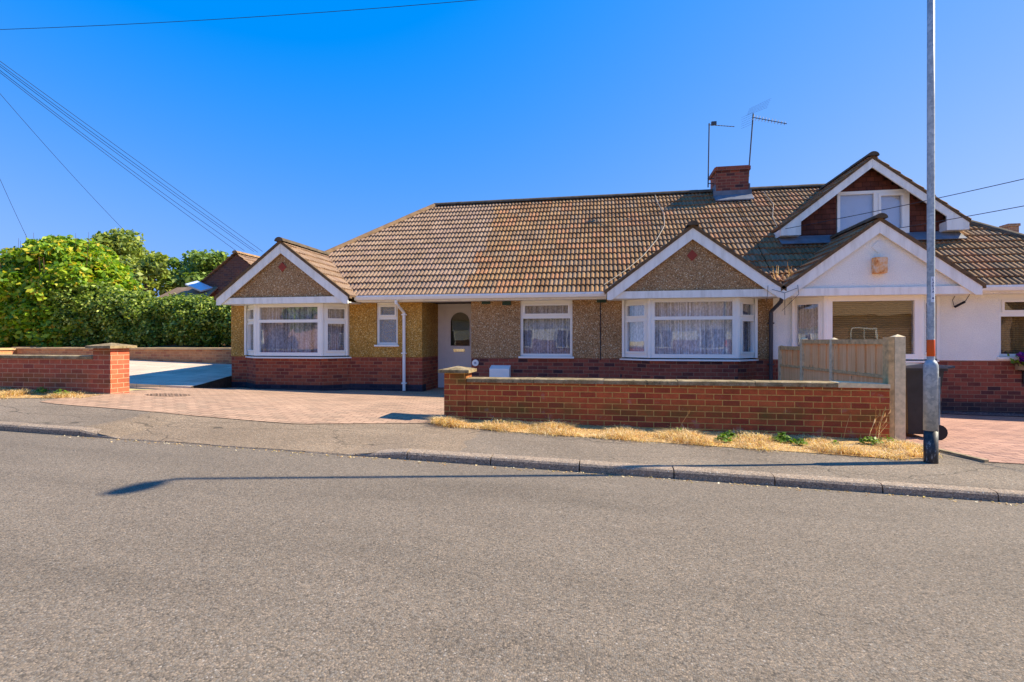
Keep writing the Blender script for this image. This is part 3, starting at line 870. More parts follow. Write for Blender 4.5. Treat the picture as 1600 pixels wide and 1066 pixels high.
# ---- window builder
def window(o, U, N, w, h, lights, parent, name='window', glass='glass', curtain='net', sill=True, fw=.055, sash=(), wav=.035, mullion=None, cdepth=.12, setback=.05):
    """o = bottom left corner on the wall face. lights: list of (u0,u1,z0,z1) openings inside the frame"""
    bm = B(); n0, n1 = -setback - .06, -setback
    us = sorted(set([0, w] + [l[i] for l in lights for i in (0, 1)]))
    zs = sorted(set([0, h] + [l[i] for l in lights for i in (2, 3)]))
    for a, b in zip(us, us[1:]):
        for c, d in zip(zs, zs[1:]):
            if any(l[0] - 1e-6 <= (a + b) / 2 <= l[1] + 1e-6 and l[2] - 1e-6 <= (c + d) / 2 <= l[3] + 1e-6 for l in lights): continue
            obox(bm, o, U, N, a, b, n0, n1, c, d)
    bmesh.ops.remove_doubles(bm, verts=bm.verts[:], dist=1e-5)
    # drop interior faces between neighbouring blocks
    seen = {}
    for f in bm.faces:
        k = tuple(sorted(v.index for v in f.verts)); seen.setdefault(k, []).append(f)
    bm.verts.index_update(); seen = {}
    for f in bm.faces:
        k = tuple(sorted(v.index for v in f.verts)); seen.setdefault(k, []).append(f)
    dead = [f for fs in seen.values() if len(fs) > 1 for f in fs]
    bmesh.ops.delete(bm, geom=dead, context='FACES_ONLY')
    # raised sash surround round opening lights
    for i in sash:
        u0, u1, z0, z1 = lights[i]; s = .038
        for a, b, c, d in ((u0 - s, u1 + s, z1, z1 + s), (u0 - s, u1 + s, z0 - s, z0), (u0 - s, u0, z0, z1), (u1, u1 + s, z0, z1)):
            obox(bm, o, U, N, a, b, n1 - .002, n1 + .02, c, d)
    fr_ = finish(name, bm, M['upvc'], parent)
    bm = B()
    for u0, u1, z0, z1 in lights:
        obox(bm, o, U, N, u0 - .004, u1 + .004, n0 + .02, n0 + .028, z0 - .004, z1 + .004)
    finish('glass', bm, M[glass], fr_)
    if sill:
        bm = B(); obox(bm, o, U, N, -.035, w + .035, -setback - .05, .04, -.04, .0)
        finish('sill', bm, M['upvc'], fr_)
    if curtain:
        bm = B(); K = int(w / .02) + 2; pr = None
        ph = rng.uniform(0, 6)
        for k in range(K + 1):
            u = w * k / K
            d_ = n0 - cdepth + wav * (math.sin(u * 34 + ph + 1.3 * math.sin(u * 5)) * .6 + math.sin(u * 71 + ph) * .3)
            v0 = bm.verts.new(o + U * u + N * d_ + V(0, 0, .01)); v1 = bm.verts.new(o + U * u + N * d_ + V(0, 0, h - .01))
            if pr: bm.faces.new((pr[0], v0, v1, pr[1]))
            pr = (v0, v1)
        finish('net_curtain' if 'net' in curtain else 'blind', bm, M[curtain], fr_, smooth=True)
    return fr_

# small bathroom window and the middle window, right hand window of the white house
w, h = hole_small[1] - hole_small[0], hole_small[3] - hole_small[2]
window(V(hole_small[0], WY - .018, hole_small[2]), UX, NF, w, h, [(.09, w - .09, h - .31, h - .12), (.055, w - .055, .055, h - .42)], bung, glass='glass_obscure', curtain=None, sash=(0,))
w, h = hole_mid[1] - hole_mid[0], hole_mid[3] - hole_mid[2]
window(V(hole_mid[0], WY - .018, hole_mid[2]), UX, NF, w, h, [(.1, w - .1, h - .31, h - .13), (.055, w - .055, .06, h - .42)], bung, sash=(0,))
w, h = hole_right[1] - hole_right[0], hole_right[3] - hole_right[2]
window(V(hole_right[0], WY - .018, hole_right[2]), UX, NF, w, h, [(.11, w - .11, h - .29, h - .13), (.06, w - .06, .06, h - .41)], whit, sash=(0,), curtain='slat')

# ---- bay windows: three facets each
def bay(key, parent, mb, mats_curtain, front_lights, side_lights, lower_m):
    xa, xb, fa, fb = bays[key]
    pts = [V(xa, WY, 0), V(fa, BY, 0), V(fb, BY, 0), V(xb, WY, 0)]
    bz = -.35; H = BAYT - bz
    # brick base following the facets
    bm = B()
    for (z0, z1, off) in ((GB, PLZ - .035, 0.0),):
        poly = [p + V(0, 0, z0) for p in pts]
        prism(bm, poly, V(0, 0, z1 - z0))
    finish('bay_plinth', bm, lower_m, parent)
    if key == 'a':
        bm = B(); q = [V(xa - .012, WY, 0), V(fa - .006, BY - .014, 0), V(fb + .006, BY - .014, 0), V(xb + .012, WY, 0)]
        prism(bm, [p + V(0, 0, GB + .01) for p in q], V(0, 0, -1.03 - GB - .01)); finish('damp_course', bm, M['brick_blue'], parent)
    # sill, corner posts
    bm = B()
    o = .05
    sp = [pts[0] + V(-.05, 0, 0), pts[1] + V(-.03, -o, 0), pts[2] + V(.03, -o, 0), pts[3] + V(.05, 0, 0)]
    prism(bm, [p + V(0, 0, PLZ - .03) for p in sp], V(0, 0, .032))
    root = finish('bay_window', bm, M['upvc'], parent)
    for p in (pts[1], pts[2]):
        bm = B(); tube(bm, [p + V(0, .03, bz), p + V(0, .03, BAYT)], .05, 8); finish('corner_post', bm, M['upvc'], root)
    for x0 in (xa, xb - .05):
        bm = B(); box(bm, x0, x0 + .05, WY - .1, WY + .02, bz, BAYT); finish('corner_post', bm, M['upvc'], root)
    def facet(p, q, lights, sash, cur, gl='glass'):
        U = (q - p).normalized(); N = V(U.y, -U.x, 0); w = (q - p).length
        ls = [(l[0] if l[0] >= 0 else w + l[0], w + l[1] if l[1] <= 0 else l[1], l[2] if l[2] >= 0 else H + l[2], H + l[3] if l[3] <= 0 else l[3]) for l in lights]
        oo = p + V(0, 0, bz)
        # frame, glass and curtain as sub-parts of the bay
        n0, n1 = -.06, 0.0
        b1 = B(); us = sorted(set([0, w] + [l[i] for l in ls for i in (0, 1)])); zs = sorted(set([0, H] + [l[i] for l in ls for i in (2, 3)]))
        for a, b in zip(us, us[1:]):
            for c, d in zip(zs, zs[1:]):
                if any(l[0] < (a + b) / 2 < l[1] and l[2] < (c + d) / 2 < l[3] for l in ls): continue
                obox(b1, oo, U, N, a + (1e-4 if a > 0 else 0), b - 1e-4, n0, n1, c + 1e-4, d - 1e-4)
        for i in sash:
            u0, u1, z0, z1 = ls[i]; s = .036
            for a, b, c, d in ((u0 - s, u1 + s, z1, z1 + s), (u0 - s, u1 + s, z0 - s, z0), (u0 - s, u0, z0, z1), (u1, u1 + s, z0, z1)):
                obox(b1, oo, U, N, a, b, -.002, .02, c, d)
        finish('frame', b1, M['upvc'], root)
        b2 = B()
        for u0, u1, z0, z1 in ls: obox(b2, oo, U, N, u0 - .003, u1 + .003, n0 + .02, n0 + .028, z0 - .003, z1 + .003)
        finish('glass', b2, M[gl], root)
        if cur:
            b3 = B(); K = int(w / .02) + 2; pr = None; ph = rng.uniform(0, 6); wav = .03 if 'net' in cur else .0
            for k in range(K + 1):
                u = w * k / K
                d_ = n0 - .12 + wav * (math.sin(u * 31 + ph + 1.5 * math.sin(u * 4)) * .6 + math.sin(u * 67 + ph) * .35)
                v0 = b3.verts.new(oo + U * u + N * d_ + V(0, 0, .0)); v1 = b3.verts.new(oo + U * u + N * d_ + V(0, 0, H))
                if pr: b3.faces.new((pr[0], v0, v1, pr[1]))
                pr = (v0, v1)
            finish('net_curtain' if 'net' in cur else 'blind', b3, M[cur], root, smooth=True)
    facet(pts[0], pts[1], side_lights, (0, 1) if len(side_lights) > 1 else (0,), mats_curtain[0])
    facet(pts[1], pts[2], front_lights, (), mats_curtain[1])
    facet(pts[2], pts[3], side_lights, (0, 1) if len(side_lights) > 1 else (0,), mats_curtain[2])
    return root
side = [(.14, -.12, -.34, -.12), (.14, -.12, .13, -.47)]
front = [(.1, -.1, -.37, -.075), (.1, -.1, .08, -.44)]
bay('a', bung, None, ('net', 'net', 'net'), front, side, M['brick_house'])
bay('b', bung, None, ('net_white', 'net_white', 'net'), front, side, M['brick_dark'])
bay('c', whit, None, ('net', 'slat', 'net'), [(.12, -.12, .1, -.1)], [(.12, -.13, .13, -.14)], M['brick_dark'])

# ---- gables over the bays
GSL = .75
def gable(xc, parent, m_in, split=True, roof_parent=None, mirror=False, uoff=0):
    hw = 1.68; za = 2.29; yf = 10.66
    # roof slopes
    parts = []
    L = math.hypot(hw + .04, (hw + .04) * GSL)
    mplane = (V(0, EY, EZ - .12), V(0, -SL, 1).normalized())
    for s in (-1, 1):
        Vd = V(-s, 0, GSL).normalized()
        P0 = V(xc + s * (hw + .04), 0, za - GSL * (hw + .04))
        b = tile_slope(P0, V(0, 1, 0), Vd, yf + .015, 13.1, L, [(mplane[0], -mplane[1])], uoff=uoff)
        parts.append(b)
    rf = finish('gable_roof', join_bm(parts), M['tiles'], parent, uv='keep')
    b = B(); ridge_caps(b, (xc, yf - .03, za + .06), (xc, 12.95, za + .06), .11, .4); finish('ridge_tiles', b, M['ridge'], rf)
    # mortared verge edge under the tiles
    b = B()
    for s in (-1, 1):
        prism(b, [V(xc, yf + .012, za + .045), V(xc + s * (hw + .05), yf + .012, za + .045 - GSL * (hw + .05)), V(xc + s * (hw + .05), yf + .012, za - .03 - GSL * (hw + .05)), V(xc, yf + .012, za - .03)], V(0, .12, 0))
    finish('verge_edge', b, M['verge_tile'], rf)
    # barge boards
    zt = za - .032
    for s in (-1, 1):
        b = B()
        e = .003 * (1 if s > 0 else 0)
        prism(b, [V(xc + s * e, yf + .03, zt), V(xc + s * hw, yf + .03, zt - GSL * hw), V(xc + s * hw, yf + .03, .845), V(xc + s * (hw - .1), yf + .03, .845), V(xc + s * e, yf + .03, zt - .225)], V(0, .03, 0))
        finish('bargeboard', b, M['board'], parent)
    b = B(); box(b, xc - hw + .06, xc + hw - .06, yf + .068, yf + .1, BAYT - .005, BAYT + .14); finish('fascia', b, M['board'], parent)
    b = B(); box(b, xc - hw + .02, xc + hw - .02, yf + .07, WY + .02, BAYT + .002, BAYT + .02); finish('soffit', b, M['board'], parent)
    b = B()
    prism(b, [V(xc - 1.62, yf + .11, BAYT + .12), V(xc + 1.62, yf + .11, BAYT + .12), V(xc, yf + .11, BAYT + .12 + 1.62 * GSL)], V(0, .1, 0))
    finish('gable_wall', b, m_in, parent)
    b = B(); zc = 1.72 if not mirror else 1.78
    prism(b, [V(xc + dx, yf + .095, zc + dz) for dx, dz in ((-.105, 0), (0, -.115), (.105, 0), (0, .115))], V(0, .02, 0))
    finish('diamond_tile', b, M['redtile'] if not mirror else M['render'], parent)
gable(-7.36, bung, M['dash_old'], uoff=-20)
gable(1.74, bung, M['dash_old'])
gable(5.10, whit, M['render'], mirror=True)
# white board between the two middle gables
b = B(); prism(b, [V(3.10, 10.683, 1.07), V(3.76, 10.683, 1.07), V(3.60, 10.683, .9), V(3.43, 10.683, .80), V(3.26, 10.683, .9)], V(0, .02, 0)); finish('valley_board', b, M['board'], whit)
for pts_ in ([V(3.13, 10.66, 1.08), V(3.12, 10.655, .9), V(3.10, 10.66, .76)], [V(3.2, 10.655, 1.0), V(3.43, 10.655, .93), V(3.66, 10.655, 1.02)], [V(3.43, 10.655, .93), V(3.43, 10.65, .5)], [V(3.66, 10.655, 1.08), V(3.68, 10.65, .9), V(3.5, 10.7, .7), V(3.46, 10.9, .6)]):
    b = B(); tube(b, pts_, .0045, 5); finish('telephone_cable', b, M['wire'], whit)

# ---- eaves: fascia, soffit, gutter
def eaves(x0, x1, parent):
    b = B(); box(b, x0, x1, EY + .0, EY + .02, .9, 1.03); box(b, x0, x1, EY + .02, WY + .05, .905, .92); finish('eaves_board', b, M['board'], parent)
    b = B(); prism(b, [V(x0, EY - .002, 1.035), V(x0, EY - .115, 1.04), V(x0, EY - .12, 1.0), V(x0, EY - .1, .945), V(x0, EY - .06, .925), V(x0, EY - .002, .925)], V(x1 - x0, 0, 0)); finish('gutter', b, M['gutter'], parent)
eaves(-5.66, .05, bung)
eaves(6.80, hr, whit)
b = B(); tube(b, [V(-4.66, EY - .06, .93), V(-4.66, EY - .06, .86), V(-4.6, WY - .08, .66), V(-4.6, WY - .075, -1.16)], .036, 10); 
for z in (.6, -.3, -1.0): box(b, -4.65, -4.55, WY - .12, WY - .02, z, z + .03)
finish('downpipe', b, M['gutter'], bung)
b = B(); tube(b, [V(3.44, 10.85, .86), V(3.44, 10.9, .78), V(3.38, WY - .09, .6), V(3.38, WY - .075, -1.28)], .04, 10)
for z in (.35, -.5): box(b, 3.33, 3.43, WY - .13, WY - .02, z, z + .03)
finish('downpipe', b, M['dark_plastic'], whit)
b = B(); tube(b, [V(-.08, WY - .03, .9), V(-.08, WY - .03, -.42)], .009, 6); finish('wall_cable', b, M['wire'], bung)
for x0 in (-2.75, -2.27, -.16):
    b = B(); zz = .93 if x0 != -2.27 else .9
    box(b, x0, x0 + .2, WY - .035, WY - .01, zz - .09, zz)
    for k in range(4): box(b, x0 + .01, x0 + .19, WY - .04, WY - .036, zz - .085 + k * .022, zz - .075 + k * .022)
    finish('air_vent', b, M['vent'], bung)
# meter box, number plaque
b = B(); prism(b, [V(-2.53, WY - .2, -.95), V(-2.53, WY - .2, -.62), V(-2.53, WY - .005, -.55), V(-2.53, WY - .005, -.95)], V(.45, 0, 0)); mb = finish('meter_box', b, M['upvc'], bung)
b = B(); box(b, -2.5, -2.11, WY - .207, WY - .201, -.93, -.65); finish('meter_box_door', b, M['upvc'], mb)
b = B(); tube(b, [V(-2.9, WY - .0, -.5), V(-2.9, WY - .03, -.5)], .075, 18); pl = finish('number_plaque', b, M['upvc'], bung)
b = B(); tube(b, [V(-2.9, WY - .028, -.5), V(-2.9, WY - .034, -.5)], .03, 12); finish('plaque_centre', b, m_plain('plaque_grey', (0.35, 0.37, 0.42, 1), .4), pl)

# ---- front door in its recess
DY = 12.55
b = B()
def fbox(x0, x1, z0, z1, d=.07): box(b, x0, x1, DY, DY + d, z0, z1)
fbox(-4.18, -4.03, -1.2, .95); fbox(-3.1, -3.0, -1.2, .95); fbox(-4.03, -3.1, .84, .95); box(b, -4.18, -3.0, DY - .02, DY + .05, .951, 1.0)
box(b, -4.03, -3.985, DY + .01, DY + .06, -1.2, .84); box(b, -3.16, -3.1, DY + .01, DY + .06, -1.2, .84)
fd = finish('front_door', b, M['door'], bung)
# leaf with an arched light: ring of quads round the arch
gx0, gx1, gz0, gzt = -3.86, -3.34, -.13, .74
ra_ = (gx1 - gx0) / 2; cx_ = (gx0 + gx1) / 2; cz_ = gzt - ra_
arch = [V(gx0, DY + .025, gz0)] + [V(cx_ - ra_ * math.cos(a), DY + .025, cz_ + ra_ * math.sin(a)) for a in [math.pi * k / 16 for k in range(17)]] + [V(gx1, DY + .025, gz0)]
lx0, lx1, lz0, lz1 = -3.985, -3.16, -1.19, .838
b = B(); yy = DY + .025
inner = [b.verts.new(p) for p in arch]; outer = [b.verts.new((x, yy, z)) for x, z in ((lx0, lz0), (lx1, lz0), (lx1, lz1), (lx0, lz1))]
ed = [b.edges.new((inner[k], inner[(k + 1) % len(inner)])) for k in range(len(inner))] + [b.edges.new((outer[k], outer[(k + 1) % 4])) for k in range(4)]
bmesh.ops.triangle_fill(b, use_beauty=True, use_dissolve=False, edges=ed)
ex = bmesh.ops.extrude_face_region(b, geom=b.faces[:])
bmesh.ops.translate(b, verts=[v for v in ex['geom'] if isinstance(v, bmesh.types.BMVert)], vec=(0, .04, 0))
tube(b, [p + V(0, -.004, 0) for p in arch] + [arch[0] + V(0, -.004, 0)], .012, 6)
for x0, x1 in ((-3.88, -3.64), (-3.56, -3.3)):
    box(b, x0, x1, DY + .012, DY + .026, -1.02, -.42)
finish('door_leaf', b, M['door'], fd)
b = B()
vs = [b.verts.new(p + V(0, .012, 0)) for p in arch]; b.faces.new(vs)
finish('door_glass', b, M['glass_dark'], fd)
b = B(); box(b, -3.77, -3.48, DY + .0, DY + .024, -.27, -.2); lb = finish('letterbox', b, M['chrome'], fd)
b = B(); box(b, -3.22, -3.19, DY - .01, DY + .03, -.2, 0); box(b, -3.3, -3.19, DY - .04, DY - .02, -.07, -.045); finish('door_handle', b, M['chrome'], fd)
b = B(); box(b, -4.3, -2.9, DY + .3, DY + .32, -1.2, 1.0); finish('hall_shade_sheet', b, M['dark_room'], fd)  # dark sheet added behind the door glass in place of the hall's shade
b = B(); box(b, -4.18, -3.0, 12.2, 12.7, -1.3, -1.19); finish('door_step', b, M['conc'], bung)
b = B(); box(b, -4.18, -3.0, EY + .02, DY + .05, .955, .985); finish('porch_soffit', b, M['board'], bung)

# ---- chimney on the party wall
b = B(); box(b, 3.0, 3.84, 14.72, 15.45, 3.6, 4.62); ch = finish('chimney', b, M['brick_dark'], bung)
b = B(); box(b, 2.96, 3.88, 14.68, 15.49, 4.62, 4.72); prism(b, [V(3.0, 14.72, 4.72), V(3.84, 14.72, 4.72), V(3.84, 15.45, 4.72), V(3.0, 15.45, 4.72)], V(0, 0, .03)); finish('chimney_cap', b, M['brick_dark'], ch)
b = B()
prism(b, [V(2.93, 14.69, 3.86), V(3.91, 14.69, 3.86), V(3.91, 14.69, 4.08), V(2.93, 14.69, 4.08)], V(0, .026, 0))
prism(b, [V(2.93, 14.45, 3.74), V(3.91, 14.45, 3.74), V(3.91, 14.7, 3.935), V(2.93, 14.7, 3.935)], V(0, -.006, .03))
box(b, 2.97, 2.998, 14.7, 15.3, 3.9, 4.25); box(b, 3.842, 3.87, 14.7, 15.3, 3.9, 4.25)
finish('lead_flashing', b, M['lead'], ch)

# ---- dormer on the white house
dx = 5.78; dhw = 1.86; dza = 4.03; dyf = 12.4; dyw = 12.7
parts = []
L = math.hypot(dhw, dhw * .79)
for s in (-1, 1):
    Vd = V(-s, 0, .79).normalized(); P0 = V(dx + s * dhw, 0, dza - .79 * dhw)
    parts.append(tile_slope(P0, V(0, 1, 0), Vd, dyf, 15.3, L, [(V(0, EY, EZ - .1), V(0, SL, -1).normalized())]))
drm = finish('dormer', join_bm(parts), M['tiles'], whit, uv='keep')
b = B(); ridge_caps(b, (dx, dyf - .03, dza + .06), (dx, 15.0, dza + .06), .115, .42); finish('ridge_tiles', b, M['ridge'], drm)
b = B()
for s in (-1, 1):
    prism(b, [V(dx, dyf + .01, dza + .04), V(dx + s * (dhw + .02), dyf + .01, dza + .04 - .79 * (dhw + .02)), V(dx + s * (dhw + .02), dyf + .01, dza - .03 - .79 * (dhw + .02)), V(dx, dyf + .01, dza - .03)], V(0, .1, 0))
finish('verge_edge', b, M['verge_tile'], drm)
for s in (-1, 1):
    b = B(); zt = dza - .035; e = .003 if s > 0 else 0
    prism(b, [V(dx + s * e, dyf + .03, zt), V(dx + s * dhw, dyf + .03, zt - .79 * dhw), V(dx + s * dhw, dyf + .03, zt - .79 * dhw - .15), V(dx + s * (dhw - .42), dyf + .03, zt - .79 * dhw - .15), V(dx + s * (dhw - .42), dyf + .03, zt - .185 - .79 * (dhw - .42)), V(dx + s * e, dyf + .03, zt - .19)], V(0, .035, 0))
    prism(b, [V(dx + s * (dhw - .42), dyf + .066, zt - .79 * dhw - .15), V(dx + s * dhw, dyf + .066, zt - .79 * dhw - .15), V(dx + s * dhw, dyf + .066, zt - .79 * dhw), V(dx + s * (dhw - .42), dyf + .066, zt - .79 * (dhw - .05))], V(0, 2.0, 0))
    finish('bargeboard', b, M['board'], drm)
# tile hung front with window opening
wx0, wx1, wz0, wz1 = 5.18, 6.63, 2.36, 3.36
b = B(); rowh = .115
z = 2.08; k = 0
while z < 3.9:
    zt = min(z + rowh, 3.95)
    half = min(dhw - .3, (dza - .12 - (z + rowh * .5)) / .79)
    if half < .08: break
    segs = [(dx - half, dx + half)]
    if z + rowh * .5 > wz0 - .03 and z + rowh * .5 < wz1 + .03: segs = [(dx - half, wx0 - .02), (wx1 + .02, dx + half)]
    for a, c_ in segs:
        if c_ - a < .05: continue
        prism(b, [V(a, dyw - .022, z), V(a, dyw - .004, z + rowh + .01), V(a, dyw + .05, z + rowh + .01), V(a, dyw + .05, z)], V(c_ - a, 0, 0))
    z += rowh; k += 1
finish('tile_hanging', b, M['tilehang'], drm)
for s in (-1, 1):
    b = B(); xx = dx + s * (dhw - .3)
    prism(b, [V(xx, dyw, 2.1), V(xx, dyw, 2.62), V(xx, 14.6, 2.62), V(xx, 14.6, 2.1)], V(-s * .1, 0, 0))
    finish('dormer_cheek', b, M['tilehang'], drm)
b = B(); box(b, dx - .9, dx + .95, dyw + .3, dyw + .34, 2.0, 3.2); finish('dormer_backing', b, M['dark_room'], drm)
b = B(); prism(b, [V(dx - 1.75, dyw - .02, 2.02), V(dx + 1.72, dyw - .02, 2.02), V(dx + 1.72, dyw - .02, 2.16), V(dx - 1.75, dyw - .02, 2.16)], V(0, .03, 0))
prism(b, [V(dx - 1.85, dyw - .3, 2.17), V(dx + 1.8, dyw - .3, 2.17), V(dx + 1.8, dyw - .0, 2.39), V(dx - 1.85, dyw - .0, 2.39)], V(0, -.01, .014))
finish('lead_flashing', b, M['lead'], drm)
w, h = wx1 - wx0, wz1 - wz0
def dormer_window():
    o = V(wx0, dyw - .03, wz0); lights = [(.06, .74, .06, h - .07), (.88, w - .15, .13, h - .13)]
    bm = B(); us = sorted(set([0, w] + [l[i] for l in lights for i in (0, 1)])); zs = sorted(set([0, h] + [l[i] for l in lights for i in (2, 3)]))
    for a, c_ in zip(us, us[1:]):
        for c, d in zip(zs, zs[1:]):
            if any(l[0] < (a + c_) / 2 < l[1] and l[2] < (c + d) / 2 < l[3] for l in lights): continue
            obox(bm, o, UX, NF, a + 1e-4, c_ - 1e-4, -.06, 0, c + 1e-4, d - 1e-4)
    u0, u1, z0, z1 = lights[1]; s = .05
    for a, c_, c, d in ((u0 - s, u1 + s, z1, z1 + s), (u0 - s, u1 + s, z0 - s, z0), (u0 - s, u0, z0, z1), (u1, u1 + s, z0, z1)): obox(bm, o, UX, NF, a, c_, -.002, .02, c, d)
    finish('dormer_window_frame', bm, M['upvc'], drm)
    bm = B()
    for l in lights: obox(bm, o, UX, NF, l[0], l[1], -.04, -.032, l[2], l[3])
    finish('dormer_glass', bm, M['glass'], drm)
    bm = B(); obox(bm, o, UX, NF, .02, w - .02, -.1, -.09, .02, h - .02); finish('roller_blind', bm, M['blind_back'], drm)
dormer_window()

# rusty alarm box, bracket lamp on the white house
b = B(); box(b, 4.99, 5.2, 10.62, 10.765, 1.27, 1.57); finish('alarm_box', b, M['rust'], whit, bevel=.008)
b = B(); tube(b, [V(6.72, WY - .05, .66), V(6.86, WY - .12, .76)], .022, 8); tube(b, [V(6.86, WY - .12, .76), V(6.95, WY - .1, .9), V(6.9, WY - .06, 1.0)], .006, 5); tube(b, [V(6.72, WY - .05, .66), V(6.7, WY - .03, .8), V(6.78, WY - .04, .96)], .005, 5)
finish('cable_joint', b, M['wire'], whit)

# ------------------------------------------------------------------ roof cables, aerials
def rz(x, y): return EZ + SL * (y - EY) + .075
def on_roof(pts, r, name, label):
    b = B(); tube(b, [V(x, y, rz(x, y) + dz) for x, y, dz in pts], r, 6)
    finish(name, b, M['whitecable'], None, label, 'cable')
on_roof([(1.42, 15.0, 0), (1.44, 14.6, 0), (1.55, 14.0, .0), (1.5, 13.4, .0), (1.25, 12.8, .0), (.9, 12.2, 0), (.5, 11.7, 0), (.0, 11.2, 0)], .008, 'roof_cable', 'pale cable trailing down the brown tiled roof left of the middle gable')
on_roof([(4.25, 14.9, 0), (4.3, 14.2, 0), (4.1, 13.6, 0), (4.05, 12.9, 0)], .007, 'roof_cable', 'pale cable running down the roof between chimney and dormer')
b = B(); tube(b, [V(.1, 10.95, 1.12), V(.35, 11.02, 1.32), V(.62, 11.05, 1.53)], .014, 6); finish('roof_cable', b, M['whitecable'], None, 'short pale pipe lying along the left edge of the middle gable roof', 'cable')

a1 = thing('tv_aerial', (2.84, 14.9, 4.3), 'smaller thin tv aerial on upright mast left of the chimney', 'tv aerial', 'tv aerials on the chimney')
b = B(); tube(b, [V(2.83, 14.9, 4.25), V(2.86, 14.9, 6.02)], .017, 6); finish('mast', b, M['alu'], a1)
b = B(); tube(b, [V(2.82, 14.9, 4.36), V(3.0, 14.95, 4.36)], .014, 5); finish('bracket', b, M['alu'], a1); b = B(); tube(b, [V(2.82, 14.9, 4.5), V(3.0, 14.95, 4.5)], .014, 5); finish('bracket', b, M['alu'], a1)
def yagi(root, A, Bp, n, half, r, up, refl=False):
    A = Vector(A); Bp = Vector(Bp); d = (Bp - A).normalized(); sd = Vector(up)
    b = B(); tube(b, [A, Bp], .011, 5); finish('boom', b, M['alu'], root)
    b = B()
    for k in range(n):
        p = A + (Bp - A) * ((k + .3) / n); hh = half * (1 - .35 * k / n)
        tube(b, [p - sd * hh, p + sd * hh], r, 4)
    finish('elements', b, M['alu'], root)
yagi(a1, (2.84, 14.9, 5.98), (3.42, 14.5, 5.72), 9, .1, .006, (.45, .8, .3))
b = B(); box(b, 2.9, 3.03, 14.78, 14.86, 5.93, 6.02); finish('dipole_box', b, M['alu'], a1)
a2 = thing('tv_aerial', (3.86, 14.9, 4.3), 'larger tv aerial with grid reflector on leaning mast right of the chimney', 'tv aerial', 'tv aerials on the chimney')
b = B(); tube(b, [V(3.86, 14.9, 4.25), V(4.0, 14.9, 6.2)], .018, 6); finish('mast', b, M['alu'], a2)
b = B(); tube(b, [V(3.78, 15.0, 4.62), V(3.9, 14.9, 4.64)], .02, 5); finish('bracket', b, M['alu'], a2); b = B(); tube(b, [V(3.78, 15.0, 4.5), V(3.9, 14.9, 4.52)], .02, 5); finish('bracket', b, M['alu'], a2)
yagi(a2, (3.98, 14.9, 6.1), (4.72, 14.5, 5.7), 11, .12, .008, (.3, .5, .75))
b = B()
for k in range(6):
    t_ = k / 5
    tube(b, [V(3.85 + .1 * t_, 15.0 + .1 * t_, 6.2 + .22 * t_), V(4.3 + .1 * t_, 14.7, 6.25 + .24 * t_)], .0028, 4)
    tube(b, [V(3.72, 15.0, 5.85 + .06 * k), V(4.0, 14.85, 5.92 + .06 * k)], .0028, 4)
finish('reflector', b, M['alu'], a2)

# ------------------------------------------------------------------ garden walls
def coping_strip(bm, x0, x1, y0, y1, z0, z1, step=.95):
    for a, c_ in zip(fr(x0, x1, step), fr(x0, x1, step)[1:]):
        d = rng.uniform(-.004, .004)
        segs = fr(a + .003, c_ - .003, .16)
        rr = []
        for x in segs:
            j = [rng.uniform(-.004, .004) for _ in range(4)]
            ym = (y0 + y1) / 2
            rr.append([bm.verts.new(p) for p in ((x, y0 + j[0], z0 + d), (x, y0 + j[1], z1 - .012 + d), (x, y0 + .03, z1 + d + j[2] * .5), (x, y1 - .03, z1 + d + j[3] * .5), (x, y1, z1 - .012 + d), (x, y1, z0 + d))])
        for p, q in zip(rr, rr[1:]):
            for k in range(6): bm.faces.new((p[k], q[k], q[(k + 1) % 6], p[(k + 1) % 6]))
        bm.faces.new(rr[0]); bm.faces.new(rr[-1][::-1])

def pillar_cap(bm, x0, x1, y0, y1, z0, z1, zt):
    xm, ym = (x0 + x1) / 2, (y0 + y1) / 2
    b0 = [bm.verts.new(p) for p in ((x0, y0, z0), (x1, y0, z0), (x1, y1, z0), (x0, y1, z0))]
    b1 = [bm.verts.new(p) for p in ((x0, y0, z1), (x1, y0, z1), (x1, y1, z1), (x0, y1, z1))]
    t_ = bm.verts.new((xm, ym, zt))
    bm.faces.new(b0[::-1])
    for k in range(4):
        bm.faces.new((b0[k], b0[(k + 1) % 4], b1[(k + 1) % 4], b1[k])); bm.faces.new((b1[k], b1[(k + 1) % 4], t_))

gw = thing('garden_wall', (.6, 7.42, -1.25), 'long low red brick garden wall with capped pillar at its left end and fence post at right', 'wall')
b = B(); box(b, -2.0, 3.6, 7.31, 7.53, -1.6, -.605); finish('brickwork', b, M['brick_wall'], gw)
b = B(); coping_strip(b, -1.99, 2.98, 7.285, 7.555, -.604, -.54); finish('coping', b, M['coping'], gw)
b = B(); prism(b, [V(2.99, 7.29, -.604), V(3.6, 7.29, -.604), V(3.6, 7.29, -.555), V(3.05, 7.29, -.535), V(2.99, 7.29, -.54)], V(0, .26, 0)); finish('coping_end', b, M['conc_post'], gw)
b = B(); box(b, -2.335, -2.001, 7.295, 7.63, -1.6, -.47); pil = finish('pillar', b, M['brick_wall'], gw)
b = B(); pillar_cap(b, -2.41, -1.94, 7.225, 7.7, -.469, -.425, -.375); finish('pillar_cap', b, M['coping'], pil)

